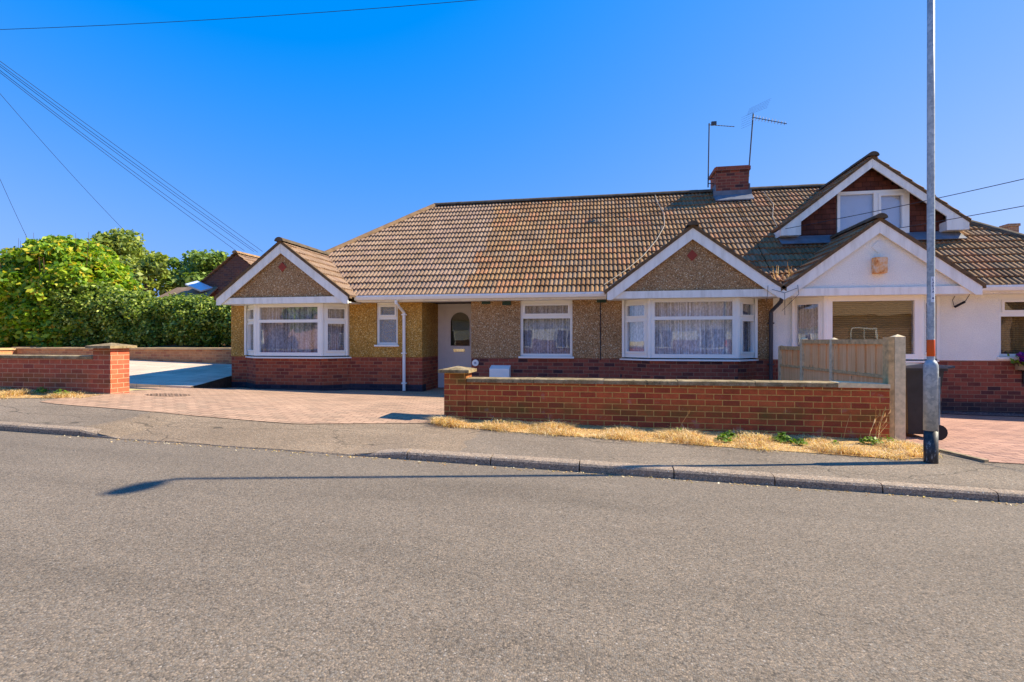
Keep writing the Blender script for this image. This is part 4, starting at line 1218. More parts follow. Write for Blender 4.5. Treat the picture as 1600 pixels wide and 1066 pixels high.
gw2 = thing('garden_wall', (-14, 7.42, -.9), 'low weathered brick wall with sunlit end pillar beside the block paved drive entrance', 'wall')
b = B(); box(b, -20, -8.54, 7.31, 7.53, -1.4, -.305); finish('brickwork', b, M['brick_wall_left'], gw2)
b = B(); coping_strip(b, -20, -8.54, 7.285, 7.555, -.304, -.245); finish('coping', b, M['coping'], gw2)
b = B(); box(b, -8.539, -8.19, 7.295, 7.645, -1.4, -.125); pil = finish('pillar', b, M['brick_wall_left'], gw2)
b = B(); pillar_cap(b, -8.61, -8.11, 7.22, 7.72, -.124, -.08, -.03); finish('pillar_cap', b, M['coping'], pil)

rw = thing('retaining_wall', (-14, 13.5, -.7), 'low pale brick retaining wall below the hedge at the back of the patio', 'wall')
b = B(); box(b, -18.8, -8.9, 13.42, 13.62, -1.3, -.265); finish('brickwork', b, M['brick_pale'], rw)
b = B(); coping_strip(b, -18.8, -8.9, 13.38, 13.66, -.264, -.2); finish('coping', b, m_plain('sandy_coping', lin(190, 158, 116), .9, .2, var=.15, nscale=6), rw)
b = B(); box(b, -18.9, -18.65, 9.4, 13.4, -1.3, -.285); finish('side_brickwork', b, M['brick_pale'], rw)
b = B()
for k in range(5): box(b, -18.93, -18.6, 9.4 + k * .8 + .004, 9.4 + (k + 1) * .8 - .004, -.284, -.22)
finish('side_coping', b, m_plain('sandy_coping_side', lin(190, 158, 116), .9, .2, var=.15, nscale=6), rw)

# ------------------------------------------------------------------ fence between the two front gardens
fn = thing('fence', (3.6, 9.3, -1.2), 'close boarded wooden fence with grey posts between the two front gardens', 'fence')
def fx(y): return 3.745 - .0734 * (y - 7.42)
posts = [(7.42, .075), (9.0, .045), (10.04, .055), (11.0, -.09)]
for i, (y, zt) in enumerate(posts):
    b = B(); x = fx(y); hw = .05 if i else .062
    prism(b, [V(x - hw, y - hw, -1.6), V(x + hw, y - hw, -1.6), V(x + hw, y + hw, -1.6), V(x - hw, y + hw, -1.6)], V(0, 0, 1.6 + zt - .02))
    b2 = [b.verts.new((x + a * hw, y + c_ * hw, zt - .02)) for a, c_ in ((-1, -1), (1, -1), (1, 1), (-1, 1))]; tp = b.verts.new((x, y, zt + .012))
    for k in range(4): b.faces.new((b2[k], b2[(k + 1) % 4], tp))
    finish('post', b, M['conc_post'], fn)
b = B(); prism(b, [V(3.61, 7.36, -1.6), V(3.68, 7.36, -1.6), V(3.68, 7.5, -1.6), V(3.61, 7.5, -1.6)], V(0, 0, 1.65)); finish('end_batten', b, M['wood_grey'], fn)
for (y0, z0), (y1, z1) in zip(posts, posts[1:]):
    top = .015 if y0 < 10 else -.11
    n = max(2, int(round((y1 - y0 - .12) / .125)))
    b = B()
    for k in range(n):
        ya = y0 + .06 + (y1 - y0 - .12) * k / n; yb = y0 + .06 + (y1 - y0 - .12) * (k + 1) / n
        d = .012 if k % 2 else 0
        d2 = rng.uniform(-.003, .003)
        prism(b, [V(fx(ya) - .022 - d + d2, ya + .002, -.46), V(fx(yb + .012) - .012 - d, yb + .012, -.46), V(fx(yb + .012) - .0, yb + .012, -.46), V(fx(ya) - .0, ya + .002, -.46)], V(0, 0, .46 + top - .03))
    pn = finish('panel', b, M['wood'], fn)
    b = B()
    def rail(za, zb, t0, t1):
        prism(b, [V(fx(y0) + t0, y0 + .055, za), V(fx(y0) + t1, y0 + .055, za), V(fx(y1) + t1, y1 - .055, za), V(fx(y1) + t0, y1 - .055, za)], V(0, 0, zb - za))
    rail(top - .06, top + .01, -.055, .02); rail(-.5, -.46, -.05, .02)
    finish('rail', b, M['wood_grey'], pn)
    b = B()
    prism(b, [V(fx(y0) - .025, y0 + .055, -1.5), V(fx(y0) + .015, y0 + .055, -1.5), V(fx(y1) + .015, y1 - .055, -1.5), V(fx(y1) - .025, y1 - .055, -1.5)], V(0, 0, .998)); finish('lower_board', b, M['wood'], pn)

# ------------------------------------------------------------------ wheelie bin
wb = thing('wheelie_bin', (4.2, 7.78, -1.3), 'dark grey wheelie bin standing behind the lamp post at the wall end', 'bin')
gzb = gz_pave(4.2, 7.8)
b = B()
rings = []
for z, x0, x1, hy in ((.06, 3.95, 4.24, .2), (.5, 3.92, 4.29, .24), (.9, 3.89, 4.33, .27), (.9, 3.87, 4.36, .29), (.93, 3.87, 4.36, .29)):
    rings.append([b.verts.new(p) for p in ((x0, 7.78 - hy, gzb + z), (x1, 7.78 - hy, gzb + z), (x1, 7.78 + hy, gzb + z), (x0, 7.78 + hy, gzb + z))])
for p, q in zip(rings, rings[1:]):
    for k in range(4): b.faces.new((p[k], p[(k + 1) % 4], q[(k + 1) % 4], q[k]))
b.faces.new(rings[0][::-1]); b.faces.new(rings[-1])
finish('bin_body', b, M['bin'], wb)
b = B()
prism(b, [V(3.85, 7.48, gzb + .931), V(3.88, 7.48, gzb + .965), V(4.05, 7.48, gzb + .99), V(4.3, 7.48, gzb + .975), V(4.38, 7.48, gzb + .931)], V(0, .6, 0)); finish('bin_lid', b, M['binlid'], wb, bevel=.008)
b = B(); tube(b, [V(4.36, 7.56, gzb + .93), V(4.47, 7.56, gzb + .95), V(4.47, 8.0, gzb + .95), V(4.36, 8.0, gzb + .93)], .016, 8); finish('bin_handle', b, M['dark_plastic'], wb)
for y in (7.53, 8.02):
    b = B(); tube(b, [V(4.27, y - .025, gzb + .1), V(4.27, y + .025, gzb + .1)], .1, 18); finish('wheel', b, M['black'], wb)

# ------------------------------------------------------------------ street lamp
LAMP_H = 6.1
lx, ly = 3.46, 6.22; lz = gz_pave(lx, ly)
lamp = thing('street_lamp', (lx, ly, lz), 'galvanised steel street lamp column with orange band at the edge of the pavement', 'street lamp')
def cyl(name, prof, m): 
    b = B(); lathe(b, (lx, ly, 0), prof, 28); return finish(name, b, m, lamp, smooth=False)
b = B(); lathe(b, (lx, ly, 0), [(.0645, lz - .2), (.0645, lz + .355)], 32); finish('painted_foot', b, M['scuff'], lamp, smooth=True)
b = B(); lathe(b, (lx, ly, 0), [(.0662, lz + .345), (.0662, -.30), (.0635, -.255), (.052, -.225), (.0398, -.212), (.036, -.205), (.0352, -.19), (.0345, 2.5), (.031, lz + LAMP_H)], 32); col = finish('column', b, M['galv'], lamp, smooth=True)
b = B(); lathe(b, (lx, ly, 0), [(.0354, -.165), (.0362, -.163), (.0362, .012), (.0354, .014)], 32); finish('orange_band', b, M['orange'], lamp, smooth=True)
# access door on the right of the base
b = B()
for a0, a1 in ((-.62, .5),):
    ring = []
    for k in range(9):
        a = a0 + (a1 - a0) * k / 8
        ring.append(V(lx + .067 * math.cos(a), ly + .067 * math.sin(a), 0))
    ring2 = [V(lx + (p.x - lx) * 1.15, ly + (p.y - ly) * 1.15, 0) for p in ring]
    prism(b, [p + V(0, 0, -.895) for p in ring] + [p + V(0, 0, -.895) for p in ring2[::-1]], V(0, 0, .51))
finish('access_door', b, M['galv'], lamp)
# sticker with the column number, wrapped round the front
sa = -2.02    # wrapped round the front, towards the pavement
def on_col(a, z, r=.0362): return V(lx + r * math.cos(a), ly + r * math.sin(a), z)
b = B(); pr = None
for k in range(9):
    a = sa - .05 + 1.15 * k / 8
    v = (b.verts.new(on_col(a, .415)), b.verts.new(on_col(a, .69)))
    if pr: b.faces.new((pr[0], v[0], v[1], pr[1]))
    pr = v
st = finish('number_sticker', b, M['sticker'], lamp)
def glyphs(text, z0, dz, size, ac):
    b = B()
    for i, ch_ in enumerate(text):
        cu = bpy.data.curves.new('glyph', 'FONT'); cu.body = ch_; cu.size = size; cu.align_x = 'CENTER'; cu.resolution_u = 2; cu.offset = .0012
        ob = bpy.data.objects.new('glyph', cu); COL.objects.link(ob)
        dg = bpy.context.evaluated_depsgraph_get()
        me = bpy.data.meshes.new_from_object(ob.evaluated_get(dg))
        nb = B(); nb.from_mesh(me)
        for v in nb.verts:
            x, y = v.co.x, v.co.y
            v.co = on_col(ac + x / .0362, z0 - dz * i + y, .0367)
        nb.to_mesh(me); b.from_mesh(me); nb.free()
        bpy.data.objects.remove(ob); bpy.data.curves.remove(cu); bpy.data.meshes.remove(me)
    # small diamond mark at the foot of the sticker
    prism(b, [on_col(ac + dx_ / .0362, .458 + dz_, .0367) for dx_, dz_ in ((-.011, 0), (0, -.012), (.011, 0), (0, .012))], V(0, -.0006, 0))
    return b
finish('sticker_lettering', glyphs('LAD2A', .645, .032, .031, sa + .5), M['ink'], st, uv=False)
# lantern pointing over the road
b = B()
zt = lz + LAMP_H
tube(b, [V(lx, ly, zt - .1), V(lx, ly, zt + .02), V(lx, ly - .05, zt + .07), V(lx, ly - .12, zt + .09)], .031, 10)
rings = []
for y, hw, h0, h1 in ((-.08, .05, .06, .12), (-.13, .09, .05, .15), (-.28, .11, .05, .17), (-.4, .1, .08, .18), (-.48, .05, .11, .18)):
    rings.append([b.verts.new((lx + a * hw, ly + y, zt + z)) for a, z in ((-1, (h0 + h1) / 2), (-.7, h0), (.7, h0), (1, (h0 + h1) / 2), (.6, h1), (-.6, h1))])
for p, q in zip(rings, rings[1:]):
    for k in range(6): b.faces.new((p[k], p[(k + 1) % 6], q[(k + 1) % 6], q[k]))
b.faces.new(rings[0][::-1]); b.faces.new(rings[-1])
finish('lantern', b, M['galv'], lamp)

# ------------------------------------------------------------------ drain cover in the drive
def m_grid():
    t = NT('cast_iron_grid'); p = t.world()
    v = t.n("TexChecker"); v.inputs['Scale'].default_value = 22; t.l(p, v.inputs['Vector'])
    v.inputs['Color1'].default_value = lin(182, 148, 122); v.inputs['Color2'].default_value = lin(128, 106, 90)
    t.pbr(v.outputs[0], 0.8, 0.3); return t.m
mx_, my_ = -7.5, 7.75
b = B(); z_ = gz_pave(mx_, my_) + .01
sl_x = (gz_pave(mx_ + .3, my_) - gz_pave(mx_ - .3, my_)) / .6; sl_y = (gz_pave(mx_, my_ + .3) - gz_pave(mx_, my_ - .3)) / .6
zz = lambda x, y: z_ + sl_x * (x - mx_) + sl_y * (y - my_)
for k in range(-5, 6):
    o_ = k * .06; ln = math.sqrt(max(0, .33 ** 2 - o_ ** 2))
    for (xa, ya, xb, yb) in ((mx_ + o_ - .012, my_ - ln, mx_ + o_ + .012, my_ + ln), (mx_ - ln, my_ + o_ - .012, mx_ + ln, my_ + o_ + .012)):
        vs = [b.verts.new((x, y, zz(x, y) + (.002 if xb - xa < .1 else .004))) for x, y in ((xa, ya), (xb, ya), (xb, yb), (xa, yb))]; b.faces.new(vs)
ring = [(mx_ + .34 * math.cos(a), my_ + .34 * math.sin(a)) for a in [2 * math.pi * k / 28 for k in range(28)]]
b.faces.new([b.verts.new((x, y, zz(x, y) - .0)) for x, y in ring])
finish('drain_cover', b, m_grid(), None, 'round drain cover set flush in the pink block paved drive', 'drain cover')

# ------------------------------------------------------------------ vegetation
def leaf_cloud(C, Nn, size, asp=1.6, bend=.25, jitter=.6, rngn=nrg):
    n = len(C)
    Nn = Nn + rngn.normal(0, jitter, (n, 3)); Nn /= np.linalg.norm(Nn, axis=1)[:, None] + 1e-9
    R = rngn.normal(0, 1, (n, 3)); U = np.cross(Nn, R); U /= np.linalg.norm(U, axis=1)[:, None] + 1e-9
    W = np.cross(Nn, U)
    s = size * rngn.uniform(.6, 1.3, n)[:, None]
    a = C - U * s * .5 * asp; c = C + U * s * .5 * asp
    b = C + W * s * .5 - Nn * s * bend * .3 ; d = C - W * s * .5 - Nn * s * bend * .3
    m = C + Nn * s * bend * .3
    Vv = np.stack([a, b, c, d], 1).reshape(-1, 3)
    F = np.arange(4 * n).reshape(-1, 4)
    return Vv, F
def np_obj(name, Vv, F, m, parent=None, **kw):
    me = bpy.data.meshes.new(name)
    Vv = Vv.copy(); Vv[:, 2] += EYE
    base = np.zeros(3)
    if parent is None:
        base = np.array([(Vv[:, 0].min() + Vv[:, 0].max()) / 2, (Vv[:, 1].min() + Vv[:, 1].max()) / 2, Vv[:, 2].min()])
    Vv = Vv - base
    n = len(Vv); f = len(F); k = F.shape[1]
    me.vertices.add(n); me.vertices.foreach_set('co', Vv.astype(np.float32).ravel())
    me.loops.add(f * k); me.loops.foreach_set('vertex_index', F.astype(np.int32).ravel())
    me.polygons.add(f); me.polygons.foreach_set('loop_start', np.arange(0, f * k, k, dtype=np.int32))
    me.update(calc_edges=True)
    me.materials.append(m)
    o = bpy.data.objects.new(name, me); COL.objects.link(o)
    if parent is not None:
        o.parent = parent; o.matrix_parent_inverse = Matrix.Translation(-parent.location)
    else: o.location = base
    tag(o, **kw)
    return o
def clump_leaves(clumps, per_m2, size, squash=.85, inner=.35, **kw):
    Vs, Fs, off = [], [], 0
    for (cx, cy, cz, r) in clumps:
        n = int(per_m2 * 4 * math.pi * r * r)
        d = nrg.normal(0, 1, (n, 3)); d /= np.linalg.norm(d, axis=1)[:, None]
        rad = r * (1 - inner * nrg.random(n) ** 1.6) * (1 + .12 * np.sin(d[:, 0] * 7 + cx * 5) * np.cos(d[:, 2] * 6 + cz * 3))
        C = np.array([cx, cy, cz]) + d * rad[:, None] * np.array([1, 1, squash])
        Nn = d * .7 + np.array([0, 0, .6])
        v, f = leaf_cloud(C, Nn, size, **kw)
        Vs.append(v); Fs.append(f + off); off += len(v)
    return np.concatenate(Vs), np.concatenate(Fs)

# big bright bush
bush = thing('bush', (-19.3, 15.3, -.25), 'tall rounded bright green bush at the left edge above the low wall', 'bush')
cl = []
for i in range(190):
    a = rng.uniform(0, 2 * math.pi); e = rng.uniform(-.35, 1.0)
    R = V(math.cos(a) * math.cos(e * 1.5), math.sin(a) * math.cos(e * 1.5) * .75, math.sin(e * 1.5))
    k = rng.uniform(.72, .98)
    cl.append((-19.6 + R.x * 2.75 * k, 15.6 + R.y * 2.2 * k, 1.35 + R.z * 2.3 * k, rng.uniform(.3, .62)))
for i in range(30):
    cl.append((-19.6 + rng.uniform(-2.0, 2.0), 15.8, rng.uniform(.2, 2.6), rng.uniform(.5, .8)))
for i in range(60):
    cl.append((-19.6 + rng.uniform(-2.8, 2.6), 14.35 + rng.uniform(-.2, .6), rng.uniform(-.0, 1.0), rng.uniform(.3, .55)))
Vv, F = clump_leaves(cl, 85, .125, inner=.55, bend=.5)
np_obj('foliage', Vv, F, M['leaf_bush'], bush)
b = B()
for i in range(9):
    a = rng.uniform(0, 6.28); p = V(-19.6 + math.cos(a) * .4, 15.5 + math.sin(a) * .4, -.3)
    q = V(-19.6 + math.cos(a) * 1.6, 15.5 + math.sin(a) * 1.3, 1.6); r_ = q + V(math.cos(a) * .5, math.sin(a) * .3, 1.2)
    tube(b, [p, (p + q) / 2 + V(rng.uniform(-.1, .1), 0, .1), q, r_], [.06, .05, .03, .012], 6)
for i in range(7):   # thin shoots above the crown
    x = -19.6 + rng.uniform(-2.0, 2.0); y = 15.3 + rng.uniform(-.6, .6)
    tube(b, [V(x, y, 2.6), V(x + rng.uniform(-.1, .1), y, 3.75 + rng.uniform(-.2, .3))], [.012, .005], 4)
finish('stems', b, M['bark'], bush)

# hedge
hed = thing('hedge', (-13, 14.9, -.25), 'long clipped green hedge behind the low brick wall, between bush and house', 'hedge')
cl = []
x = -18.6
def htop(x): return interp(x, [(-18.6, 2.1), (-17, 1.9), (-15.2, 1.55), (-13.5, 1.42), (-11, 1.32), (-8, 1.3)])
for i in range(330):
    x = rng.uniform(-18.6, -8.6); t_ = htop(x)
    if rng.random() < .62: cl.append((x, 14.45 + rng.uniform(-.18, .22), rng.uniform(-.05, t_ - .3), rng.uniform(.16, .46)))
    else: cl.append((x, 14.5 + rng.uniform(0, 1.1), t_ - .25 + rng.uniform(-.12, .12), rng.uniform(.2, .4)))
for i in range(60): cl.append((rng.uniform(-18.4, -8.8), 15.0, rng.uniform(0, 1.2), .5))
Vv, F = clump_leaves(cl, 170, .07, inner=.5, bend=.5)
np_obj('foliage', Vv, F, M['leaf_hedge'], hed)
b = B()
for i in range(16):
    x = -18.2 + i * .6 + rng.uniform(-.2, .2); y = 14.7 + rng.uniform(-.1, .3)
    tube(b, [V(x, y, -.3), V(x + rng.uniform(-.1, .1), y, .5), V(x + rng.uniform(-.3, .3), y + .1, 1.3)], [.035, .028, .012], 5)
finish('stems', b, M['bark'], hed)

def tree(cx, cy, zb, zt, rx, m, label, trunk=True, n=46, leaf=.26, dens=16, seed=1):
    r_ = random.Random(seed)
    t_ = thing('tree', (cx, cy, zb), label, 'tree', 'trees standing behind the hedge')
    H = zt - zb; cl = []
    for i in range(n):
        a = r_.uniform(0, 6.28); e = r_.uniform(-.5, 1.0) * 1.4
        k = r_.uniform(.45, .93)
        cl.append((cx + math.cos(a) * math.cos(e) * rx * k, cy + math.sin(a) * math.cos(e) * rx * k * .8, zb + H * .62 + math.sin(e) * H * .36 * k, r_.uniform(.12, .24) * rx))
    Vv, F = clump_leaves(cl, dens, leaf, inner=.6, bend=.4)
    np_obj('crown', Vv, F, m, t_)
    b = B()
    tube(b, [V(cx, cy, zb - .3), V(cx + .1, cy, zb + H * .25), V(cx - .05, cy, zb + H * .5), V(cx + .1, cy, zb + H * .8)], [.28, .22, .16, .05], 8)
    for i in range(7):
        a = r_.uniform(0, 6.28); z0 = zb + H * r_.uniform(.25, .5); e = V(cx + math.cos(a) * rx * .65, cy + math.sin(a) * rx * .5, z0 + H * r_.uniform(.12, .32))
        tube(b, [V(cx, cy, z0), (V(cx, cy, z0) + e) / 2 + V(0, 0, .2), e], [.1, .07, .02], 6)
    finish('trunk', b, M['bark'], t_)
tree(-37.5, 34.2, -.2, 8.7, 3.9, M['leaf_tree'], 'tall olive green tree directly right of the bright bush, highest of the background trees', n=52, seed=3)
tree(-33.4, 32.6, -.2, 6.8, 2.8, M['leaf_tree'], 'small lighter tree squeezed between the two bigger background trees', n=36, seed=5)
tree(-31.4, 35.6, -.2, 7.3, 3.9, M['leaf_tree2'], 'broad dark green tree left of the brick gable house behind', n=60, seed=8)

# dry straw verge: blades as one tangled carpet, one object per verge
def straw(x0, x1, n, name):
    xs = nrg.uniform(x0, x1, n); yy = nrg.random(n)
    yf = np.array([vfront(x) for x in xs]); yf = yf + .05 + .05 * np.sin(xs * 2.9) * np.sin(xs * 7.3 + 1) - .16 * nrg.random(n) ** 2.2; ys = yf + (7.3 - yf) * yy ** 1.05
    clumpn = np.sin(xs * 3.1 + 1.7) * np.cos(ys * 5 + xs) + np.sin(xs * 7.7)
    m_ = np.sin(xs * 4.3 + 2 * np.sin(ys * 6)) + np.sin(ys * 11 + xs * 2.1) * .7 + nrg.normal(0, .8, n)
    k = (m_ > -.75) & ~((xs > 3.3) & (ys < 6.42))
    xs, ys, yy, clumpn = xs[k], ys[k], yy[k], clumpn[k]; n = len(xs)
    zs = np.array([gz_pave(x, y) for x, y in zip(xs, ys)]) + .006
    h = (.018 + .044 * nrg.random(n) ** 1.8) * (1 + .75 * clumpn.clip(-1, 1.2)) * np.where(yy > .72, .45, 1.0)
    ang = nrg.uniform(0, 6.28, n); lean = nrg.uniform(.5, 2.6, n)
    w_ = .0014 + .0018 * nrg.random(n)
    dxy = np.stack([np.cos(ang), np.sin(ang)], 1); sd = np.stack([-np.sin(ang), np.cos(ang)], 1)
    base = np.stack([xs, ys, zs], 1)
    A = base.copy(); A[:, :2] -= sd * w_[:, None]; Bv = base.copy(); Bv[:, :2] += sd * w_[:, None]
    mid = base.copy(); mid[:, :2] += dxy * (h * lean * .45)[:, None]; mid[:, 2] += h * .75
    tip = base.copy(); tip[:, :2] += dxy * (h * lean * 1.4)[:, None]; tip[:, 2] += h * nrg.uniform(.4, 1.1, n)
    M1 = mid.copy(); M1[:, :2] += sd * w_[:, None] * .8; M2 = mid.copy(); M2[:, :2] -= sd * w_[:, None] * .8
    T2 = tip.copy(); T2[:, :2] += sd * .001
    Vv = np.stack([A, Bv, M1, M2, tip, T2], 1).reshape(-1, 3)
    i = np.arange(n)[:, None] * 6
    F = np.concatenate([i + np.array([[0, 1, 2, 3]]), i + np.array([[3, 2, 5, 4]])])
    return np_obj('dry_grass', Vv, F, M['straw'], None, kind='stuff', label=name, cat='grass')
straw(-2.4, 3.75, 42000, 'dry straw coloured grass along the foot of the right brick wall')
straw(-15, -8.25, 24000, 'dry straw coloured grass along the foot of the left brick wall')

# green weeds
def weed(x, y, r, n, label):
    z = gz_pave(x, y) + .01
    C = np.zeros((n, 3)); a = nrg.uniform(0, 6.28, n); k = nrg.random(n) ** .6
    C[:, 0] = x + np.cos(a) * r * k; C[:, 1] = y + np.sin(a) * r * .6 * k; C[:, 2] = z + .02 + nrg.random(n) * r * .75 * (1.15 - k)
    Nn = np.stack([np.cos(a) * .6, np.sin(a) * .6, np.ones(n)], 1)
    Vv, F = leaf_cloud(C, Nn, .032, 2.0, .5, .5)
    np_obj('weed', Vv, F, M['weed'], None, label=label, cat='weed', group='green weeds in the dry verge')
weed(1.44, 6.66, .10, 60, 'leafy green weed left of the pair in the middle of the dry verge')
weed(1.56, 6.88, .12, 70, 'leafy green weed close behind the left one in the middle of the dry verge')
weed(2.18, 6.85, .15, 90, 'largest leafy green weed in the verge, against the brick wall shadow')
weed(2.33, 6.72, .08, 40, 'small low green weed just right of the largest weed')
weed(2.72, 6.72, .07, 34, 'small isolated green weed between the largest weed and the seed stalks')
weed(3.22, 6.98, .14, 60, 'green weed at the foot of the tall dry seed stalks')
weed(3.45, 7.05, .12, 40, 'green weed beside the grey fence post at the wall end')
weed(-8.85, 7.02, .13, 60, 'green weed tuft nearest the sunlit pillar of the left wall')
weed(-9.35, 7.1, .14, 60, 'green weed tuft farther left at the foot of the left wall')
weed(.95, 6.98, .08, 40, 'little green weed with thin stalk at the foot of the wall')
def stalks(x, y, n, h, spread, label):
    b = B(); z = gz_pave(x, y)
    for i in range(n):
        xx = x + rng.uniform(-spread, spread); ln = rng.uniform(-.05, .32) * h; hh = h * rng.uniform(.55, 1)
        top = V(xx + ln, y + rng.uniform(-.04, .04), z + hh)
        tube(b, [V(xx, y, z), V(xx + ln * .35, y, z + hh * .5), top], [.003, .0025, .002], 4)
        tube(b, [top, top + V(ln * .12 + .004, 0, .02), top + V(ln * .2 + .006, 0, .06)], [.003, .008, .002], 5)
    finish('seed_stalks', b, M['straw'], None, label, 'dry grass stalks', uv=False)
stalks(3.3, 7.05, 9, .42, .07, 'tall bunch of dry grass seed stalks near the right end of the wall')
stalks(2.72, 7.12, 1, .26, .01, 'single short dry stalk in front of the wall left of the tall bunch')
stalks(2.98, 7.15, 1, .44, .01, 'single tall dry stalk between short stalk and tall bunch')
stalks(.98, 7.08, 1, .34, .01, 'single dry stalk leaning beside the little weed mid wall')
# debris of dry plants in the roof valley
b = B()
for i in range(16):
    x = 3.6 + rng.uniform(-.18, .2); y = 11.2 + rng.uniform(0, .2); z = rz(x, y)
    tube(b, [V(x, y, z), V(x + rng.uniform(-.08, .08), y - .02, z + rng.uniform(.08, .28))], [.006, .003], 4)
finish('roof_weed', b, M['straw'], None, 'withered weed growing in the roof valley between the two gables', 'weed', uv=False)
# fallen leaves and grit in the gutter
n = 420
xs = nrg.uniform(-6.5, 5.5, n); ys = 5.17 - np.abs(nrg.normal(0, .05, n))
C = np.stack([xs, ys, np.array([z_road(x) for x in xs]) + .005], 1)
Vv, F = leaf_cloud(C, np.tile([0, 0, 1.0], (n, 1)), .016, 1.8, .2, .25)
np_obj('gutter_litter', Vv, F, M['straw'], None, kind='stuff', label='dry leaf litter and straw lying in the road gutter along the kerb', cat='litter')

# ------------------------------------------------------------------ hanging flower basket
fb = thing('flower_basket', (7.98, 11.2, -.5), 'wall basket of purple petunias below the right hand window', 'flower basket')
b = B()
for k in range(9):
    a = math.pi * k / 8
    tube(b, [V(7.98 - .26 * math.cos(a), WY - .03 - .2 * math.sin(a), -.42), V(7.98 - .17 * math.cos(a), WY - .03 - .12 * math.sin(a), -.56), V(7.98, WY - .03, -.62)], .006, 4)
for z, r1, r2 in ((-.42, .26, .2), (-.52, .2, .14)):
    tube(b, [V(7.98 - r1 * math.cos(a), WY - .03 - r2 * math.sin(a), z) for a in [math.pi * k / 12 for k in range(13)]], .007, 4)
tube(b, [V(7.9, WY - .02, -.6), V(7.9, WY - .02, -.82)], .015, 5)
finish('wire_basket', b, M['black'], fb)
b = B(); prism(b, [V(7.98 - .23 * math.cos(a), WY - .032 - .17 * math.sin(a), -.55) for a in [math.pi * k / 10 for k in range(11)]], V(0, 0, .12)); finish('liner', b, M['conc'], fb)
n = 240
C = np.stack([7.98 + nrg.normal(0, .16, n), WY - .16 + nrg.normal(0, .07, n), -.36 + nrg.normal(0, .06, n)], 1)
Vv, F = leaf_cloud(C, np.tile([0, -.7, .6], (n, 1)), .05, 1.5, .4, .6); np_obj('leaves', Vv, F, M['weed'], fb)
n = 170
C = np.stack([7.98 + nrg.normal(0, .13, n).clip(-.24, .24), WY - .2 + nrg.normal(0, .05, n), -.3 + nrg.normal(0, .05, n).clip(-.1, .1)], 1)
Vv, F = leaf_cloud(C, np.tile([0, -1, .5], (n, 1)), .085, 1.0, .3, .4); np_obj('flowers', Vv, F, M['petal'], fb)

# ------------------------------------------------------------------ houses behind
def gable_house(x0, x1, y0, y1, ze, zr, mw, name_label, along='y', chimney=None, hip=False):
    t_ = thing('house', ((x0 + x1) / 2, (y0 + y1) / 2, -1.0), name_label, 'house')
    b = B(); xm = (x0 + x1) / 2
    prism(b, [V(x0, y0, -1.4), V(x1, y0, -1.4), V(x1, y0, ze), V(xm, y0, zr - .05), V(x0, y0, ze)], V(0, y1 - y0, 0)); finish('wall', b, mw, t_)
    sl = (zr - ze) / (xm - x0); parts = []
    for s in (-1, 1):
        hw = (x1 - x0) / 2 + .2; Vd = V(-s, 0, sl).normalized()
        parts.append(tile_slope(V(xm + s * hw, 0, zr - sl * hw), V(0, 1, 0), Vd, y0 - .12, y1 + .1, hw * math.hypot(1, sl), pitch=.15))
    rf = finish('roof', join_bm(parts), M['tiles'], t_, uv='keep')
    b = B(); ridge_caps(b, (xm, y0 - .12, zr + .06), (xm, y1, zr + .06), .13, .45); finish('ridge_tiles', b, M['hip'], rf)
    if chimney:
        cx, cy, zt = chimney
        b = B(); box(b, cx - .17, cx + .17, cy - .2, cy + .2, ze, zt - .1); box(b, cx - .2, cx + .2, cy - .23, cy + .23, zt - .1, zt); finish('chimney', b, M['brick_opp'], t_)
    return t_
nh = gable_house(-19.3, -12.5, 20.0, 29, 1.35, 3.85, M['brick_neigh'], 'brown brick gabled house behind the hedge, left of the bungalow')
b = B(); prism(b, [V(-19.4, 19.2, 1.75), V(-16.8, 19.2, 1.75), V(-16.8, 20.0, 2.35), V(-18.9, 20.0, 2.35)], V(0, 0, .06)); finish('porch_roof', b, M['tiles'], nh)
b = B(); prism(b, [V(-17.95, 19.4, 2.42), V(-17.15, 19.4, 2.12), V(-17.0, 19.9, 2.3), V(-17.8, 19.9, 2.62)], V(.03, -.02, .06)); finish('roof_window', b, M['solar'], nh)
gable_house(-13.2, -9.2, 21.5, 26, 2.0, 4.42, M['brick_neigh'], 'house whose dark roof peak just shows above the bungalow hip roof')
gable_house(12.4, 18.0, 22.0, 30, .6, 2.6, M['brick_opp'], 'house far right behind, with a red brick chimney above the roof line', chimney=(15.1, 22.4, 4.4))

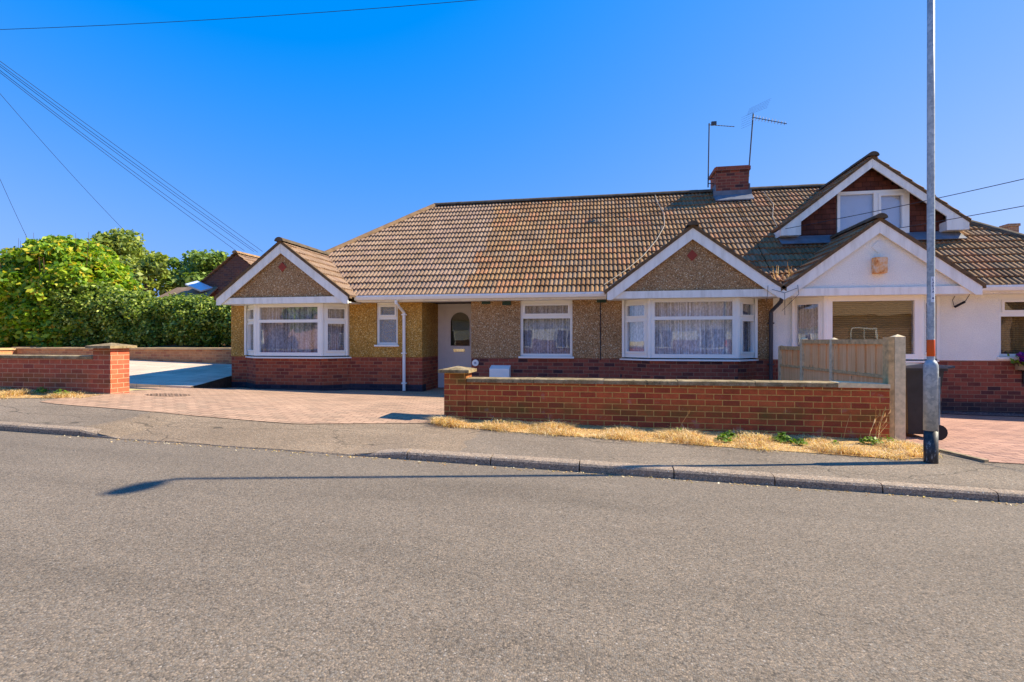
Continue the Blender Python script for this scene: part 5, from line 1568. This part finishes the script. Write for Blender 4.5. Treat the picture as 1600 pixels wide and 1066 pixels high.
# ------------------------------------------------------------------ overhead cables
def wire(a, c_, sag, r, label, n=20):
    a = Vector(a); c_ = Vector(c_); b = B()
    tube(b, [a + (c_ - a) * (k / n) - V(0, 0, sag * 4 * (k / n) * (1 - k / n)) for k in range(n + 1)], r, 5)
    finish('overhead_cable', b, M['wire'], None, label, 'cable', 'overhead telephone cables')
WIRES = [
    ((-22, 10.6, 8.6), (8, 13.6, 9.2), .45, .007, 'single overhead cable crossing the top left of the sky almost level'),
    ((-18.84, 10.83, 9.40), (-16.2, 20.4, 4.02), .10, .0085, 'lowest cable of the slanting bundle running down to the brown gable house'),
    ((-18.84, 10.83, 9.46), (-15.9, 20.5, 4.06), .16, .0085, 'second lowest cable of the slanting bundle running down to the brown gable house'),
    ((-18.84, 10.83, 9.50), (-15.5, 20.6, 4.02), .10, .0085, 'middle cable of the slanting bundle running down to the brown gable house'),
    ((-18.84, 10.83, 9.53), (-15.3, 20.6, 3.98), .06, .0085, 'second highest cable of the slanting bundle running down to the brown gable house'),
    ((-18.84, 10.83, 9.57), (-15.1, 20.65, 4.02), .02, .0085, 'highest cable of the slanting bundle running down to the brown gable house'),
    ((-18.84, 10.83, 9.89), (-20.1, 19.8, 3.8), .25, .007, 'single cable left of the bundle slanting down to the dark green tree'),
    ((-18.84, 10.83, 10.9), (-25.4, 18.8, 4.4), .3, .007, 'leftmost cable dropping steeply behind the bright green bush'),
    ((3.97, 12.3, 2.5), (9.5, 7.6, 3.05), .10, .007, 'upper cable from the dormer out to the right edge of the sky'),
    ((5.53, 11.3, 2.2), (9.5, 7.6, 2.55), .06, .007, 'lower cable from the white gable out to the right edge of the sky'),
]
for a, c_, sg, r, lb in WIRES: wire(a, c_, sg, r, lb)

# ------------------------------------------------------------------ houses across the road (seen as reflections in the window panes)
def opposite(x0, x1, ze, zr, m_low, m_up, label):
    y0, y1 = -14.0, -22.0
    t_ = thing('house', ((x0 + x1) / 2, -18, -1.4), label, 'house')
    b = B(); box(b, x0, x1, y1, y0, -1.6, .1); finish('lower_wall', b, m_low, t_)
    b = B(); box(b, x0, x1, y1, y0, .101, ze); finish('upper_wall', b, m_up, t_)
    b = B(); ym = (y0 + y1) / 2
    prism(b, [V(x0 - .2, y0 + .3, ze - .05), V(x0 - .2, y1 - .3, ze - .05), V(x0 - .2, ym, zr)], V(x1 - x0 + .4, 0, 0)); finish('roof', b, M['hip'], t_)
    n = max(2, int((x1 - x0) / 3.2))
    for k in range(n):
        xc = x0 + (x1 - x0) * (k + .5) / n
        b = B(); box(b, xc - .75, xc + .75, y0 - .02, y0 + .05, -.5, min(.85, ze - .2))
        wf = finish('window', b, M['upvc'], t_)
        b = B(); box(b, xc - .67, xc - .04, y0 + .03, y0 + .06, -.42, min(.77, ze - .28)); box(b, xc + .04, xc + .67, y0 + .03, y0 + .06, -.42, min(.77, ze - .28)); finish('pane', b, M['dark_plastic'], wf)
opposite(-33, -25.0, 1.7, 4.6, M['brick_opp'], M['brick_opp'], 'brick house across the road, seen only as a reflection in the left bay window')
opposite(-14, -1.0, 1.7, 4.6, M['brick_opp'], M['render'], 'half brick half white house across the road, reflected in the middle window')
opposite(2.2, 12.0, 1.5, 4.8, M['brick_opp'], M['render'], 'white house across the road, reflected in the wide bay window of the brown bungalow')
opposite(14.5, 25.0, 1.7, 4.7, M['brick_opp'], M['brick_opp'], 'brick house across the road, reflected in the bay window of the white bungalow')
opposite(-62, -36, 1.7, 4.6, M['brick_opp'], M['render'], 'long white row of houses down the road, reflected in the slanted left bay panes')
opposite(28, 60, 1.7, 4.6, M['brick_opp'], M['brick_opp'], 'long brick row of houses up the road, reflected in the slanted right bay panes')
tree(-20.5, -13.5, -1.3, 4.2, 3.2, M['leaf_tree2'], 'dark tree across the road, seen only as a reflection in the left bay window', n=50, seed=12)
